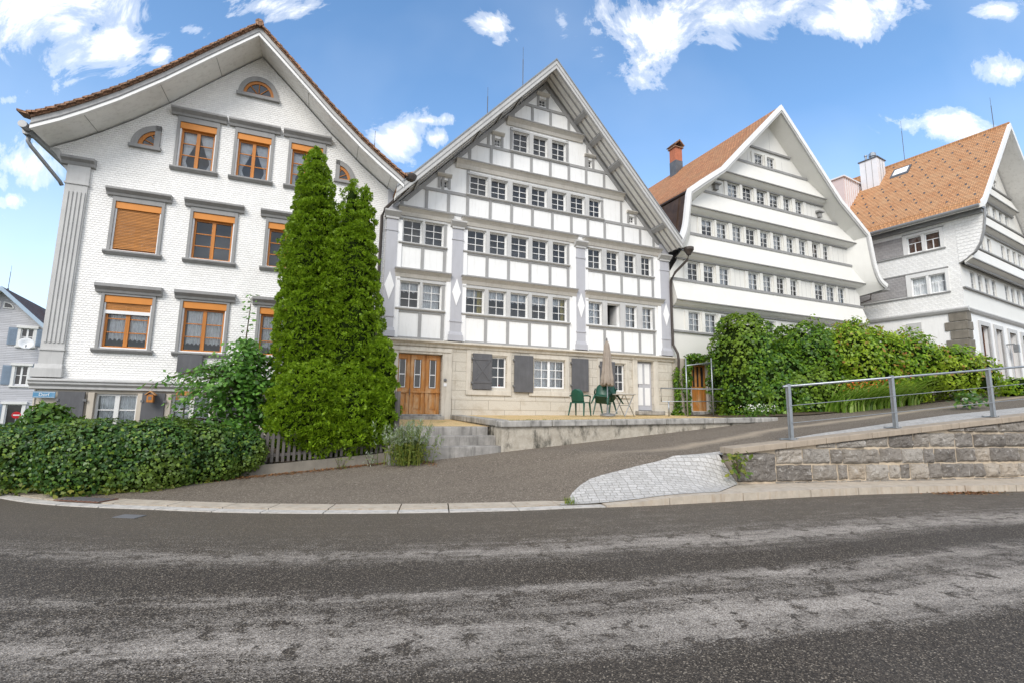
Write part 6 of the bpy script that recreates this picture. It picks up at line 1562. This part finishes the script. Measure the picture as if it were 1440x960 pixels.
# ------------------------------------------------------------------ sky, light, camera
def build_world():
    w = bpy.data.worlds.new('World'); SC.world = w; w.use_nodes = True
    t = NT(w.node_tree); t.n.clear()
    out = t.node('ShaderNodeOutputWorld')
    sky = t.node('ShaderNodeTexSky', sky_type='NISHITA'); sky.sun_disc = False; sky.sun_elevation = R(SUN_EL); sky.sun_rotation = R(SUN_ROT); sky.air_density = 1.0; sky.dust_density = .35; sky.ozone_density = 2.0; sky.altitude = 800
    tc = t.node('ShaderNodeTexCoord'); g = tc.outputs['Generated']
    def dot(v):
        n = t.node('ShaderNodeVectorMath', operation='DOT_PRODUCT', i={0: g}); n.inputs[1].default_value = v; return n.outputs['Value']
    fx, fy = .3757, .9267
    f = t.math('MAXIMUM', dot((fx, fy, 0)), .02)
    X = t.math('DIVIDE', dot((fy, -fx, 0)), f); Z = t.math('DIVIDE', dot((0, 0, 1)), f)
    cv = t.node('ShaderNodeCombineXYZ', i={0: X, 1: Z})
    n1 = t.noise(cv.outputs[0], 4.6, 10, .66, .7); n2 = t.noise(cv.outputs[0], 1.6, 4, .5)
    blob = None
    for (x, y, rx, rz, k) in CLOUDS:
        dx = t.math('DIVIDE', t.math('SUBTRACT', X, x), rx); dz = t.math('DIVIDE', t.math('SUBTRACT', Z, y), rz)
        d = t.math('SUBTRACT', k, t.math('SQRT', t.math('ADD', t.math('MULTIPLY', dx, dx), t.math('MULTIPLY', dz, dz))))
        blob = d if blob is None else t.math('MAXIMUM', blob, d)
    blob = t.math('MAXIMUM', blob, -1.2)
    dens = t.math('ADD', t.math('MULTIPLY', blob, .72), t.math('MULTIPLY', t.math('SUBTRACT', n1, .5), 3.3))
    dens = t.ramp(dens, [(-.1, 0), (.2, .3), (.6, .8), (1, 1)], 'EASE')
    # unseen cloud cover added behind the viewer, for whiter ambient light on the facades
    n3 = t.noise(g, 3.2, 8, .6, .4)
    behind = t.math('MULTIPLY', t.ramp(n3, [(.36, .35), (.56, 1)]), t.ramp(dot((fx, fy, 0)), [(.0, 1), (.06, 0)]))
    cl = t.math('MAXIMUM', dens, behind)
    veil = t.ramp(dot((0, 0, 1)), [(.0, .8), (.12, .6), (.3, .26), (.5, .08), (.8, .02)])
    veil = t.math('ADD', veil, t.math('MULTIPLY', t.ramp(n2, [(.45, 0), (.75, 1)]), .12))
    tint = t.mix(1.0, sky.outputs[0], SKY_TINT, 'MULTIPLY')
    c = t.mix(veil, tint, VEIL)
    shade = t.mix(t.ramp(n1, [(.3, 0), (.6, 1)]), (CLOUD * .88, CLOUD * .91, CLOUD * .97), (CLOUD, CLOUD, CLOUD))
    c = t.mix(cl, c, shade)
    bg = t.node('ShaderNodeBackground', i={'Color': c, 'Strength': .1}); t.l.new(bg.outputs[0], out.inputs[0])

def pxdir(x, y):
    v = Vector(((x - 720) / 678., (y - 480) / 678., 1.0))
    d = RIGHT * v.x + DOWN * v.y + FWD * v.z
    f = d.x * .3757 + d.y * .9267; r = d.x * .9267 - d.y * .3757
    return r / f, d.z / f
RIGHT = Vector((.9259, -.37752, .01382)); DOWN = Vector((.06568, .12484, -.99)); FWD = Vector((.37202, .91755, .14038))
CL = [(60, 15, 165, 62, 1), (160, 55, 60, 34, .9), (275, 42, 26, 14, .8), (228, 76, 20, 18, .85), (385, 8, 70, 24, .85), (700, 36, 40, 24, .8), (792, 32, 18, 30, .75), (563, 190, 38, 36, .95), (613, 195, 20, 14, .85), (596, 170, 60, 10, .5),
      (930, 45, 110, 50, 1), (1050, 22, 120, 40, .95), (1165, 30, 80, 30, .95), (1240, 8, 70, 24, .85), (1318, 178, 90, 26, .95), (1410, 14, 45, 18, .95), (1428, 103, 44, 24, .95), (25, 232, 80, 42, 1), (22, 281, 30, 12, .95), (14, 140, 24, 16, .8), (1000, 60, 80, 40, .7)]
CLOUDS = []
for x, y, rx, ry, k in CL:
    a, b = pxdir(x, y); a1, _ = pxdir(x + rx, y); _, b1 = pxdir(x, y - ry); CLOUDS.append((a, b, abs(a1 - a) * 1.08, abs(b1 - b) * 1.08, k))
SUN_EL, SUN_ROT = 38, 220
SKY_TINT = (1.15, 1.75, 2.0); VEIL = (8.6, 9.3, 10.2); CLOUD = 10.5

def build_light_camera():
    s = bpy.data.lights.new('sun', 'SUN'); s.energy = 1.8; s.angle = R(28); s.color = (1, .94, .86)
    o = bpy.data.objects.new('sun', s); COL.objects.link(o)
    az, el = R(SUN_ROT), R(SUN_EL)
    to = Vector((math.sin(az) * math.cos(el), math.cos(az) * math.cos(el), math.sin(el)))
    o.rotation_euler = to.to_track_quat('Z', 'Y').to_euler(); o.location = (0, -20, 30)
    c = bpy.data.cameras.new('camera'); c.sensor_width = 36; c.lens = 678 / 1440 * 36; c.clip_start = .05; c.clip_end = 2000
    co = bpy.data.objects.new('camera', c); COL.objects.link(co)
    up = -DOWN; back = -FWD
    co.matrix_world = Matrix(((RIGHT.x, up.x, back.x, -1.911), (RIGHT.y, up.y, back.y, -15.273), (RIGHT.z, up.z, back.z, 1.55), (0, 0, 0, 1)))
    SC.camera = co
    SC.view_settings.view_transform = 'Standard'; SC.view_settings.look = 'None'; SC.view_settings.gamma = 1; SC.view_settings.use_curve_mapping = False; SC.view_settings.exposure = EXPO
    SC.cycles.max_bounces = 8; SC.cycles.transparent_max_bounces = 12; SC.cycles.use_denoising = True
EXPO = .48

SC.render.engine = 'CYCLES'
build_house1(); build_house2(); build_house3(); build_house4(); build_house5()
build_ground(); build_terrace(); build_retaining_wall(); build_small(); build_plants()
build_world(); build_light_camera()
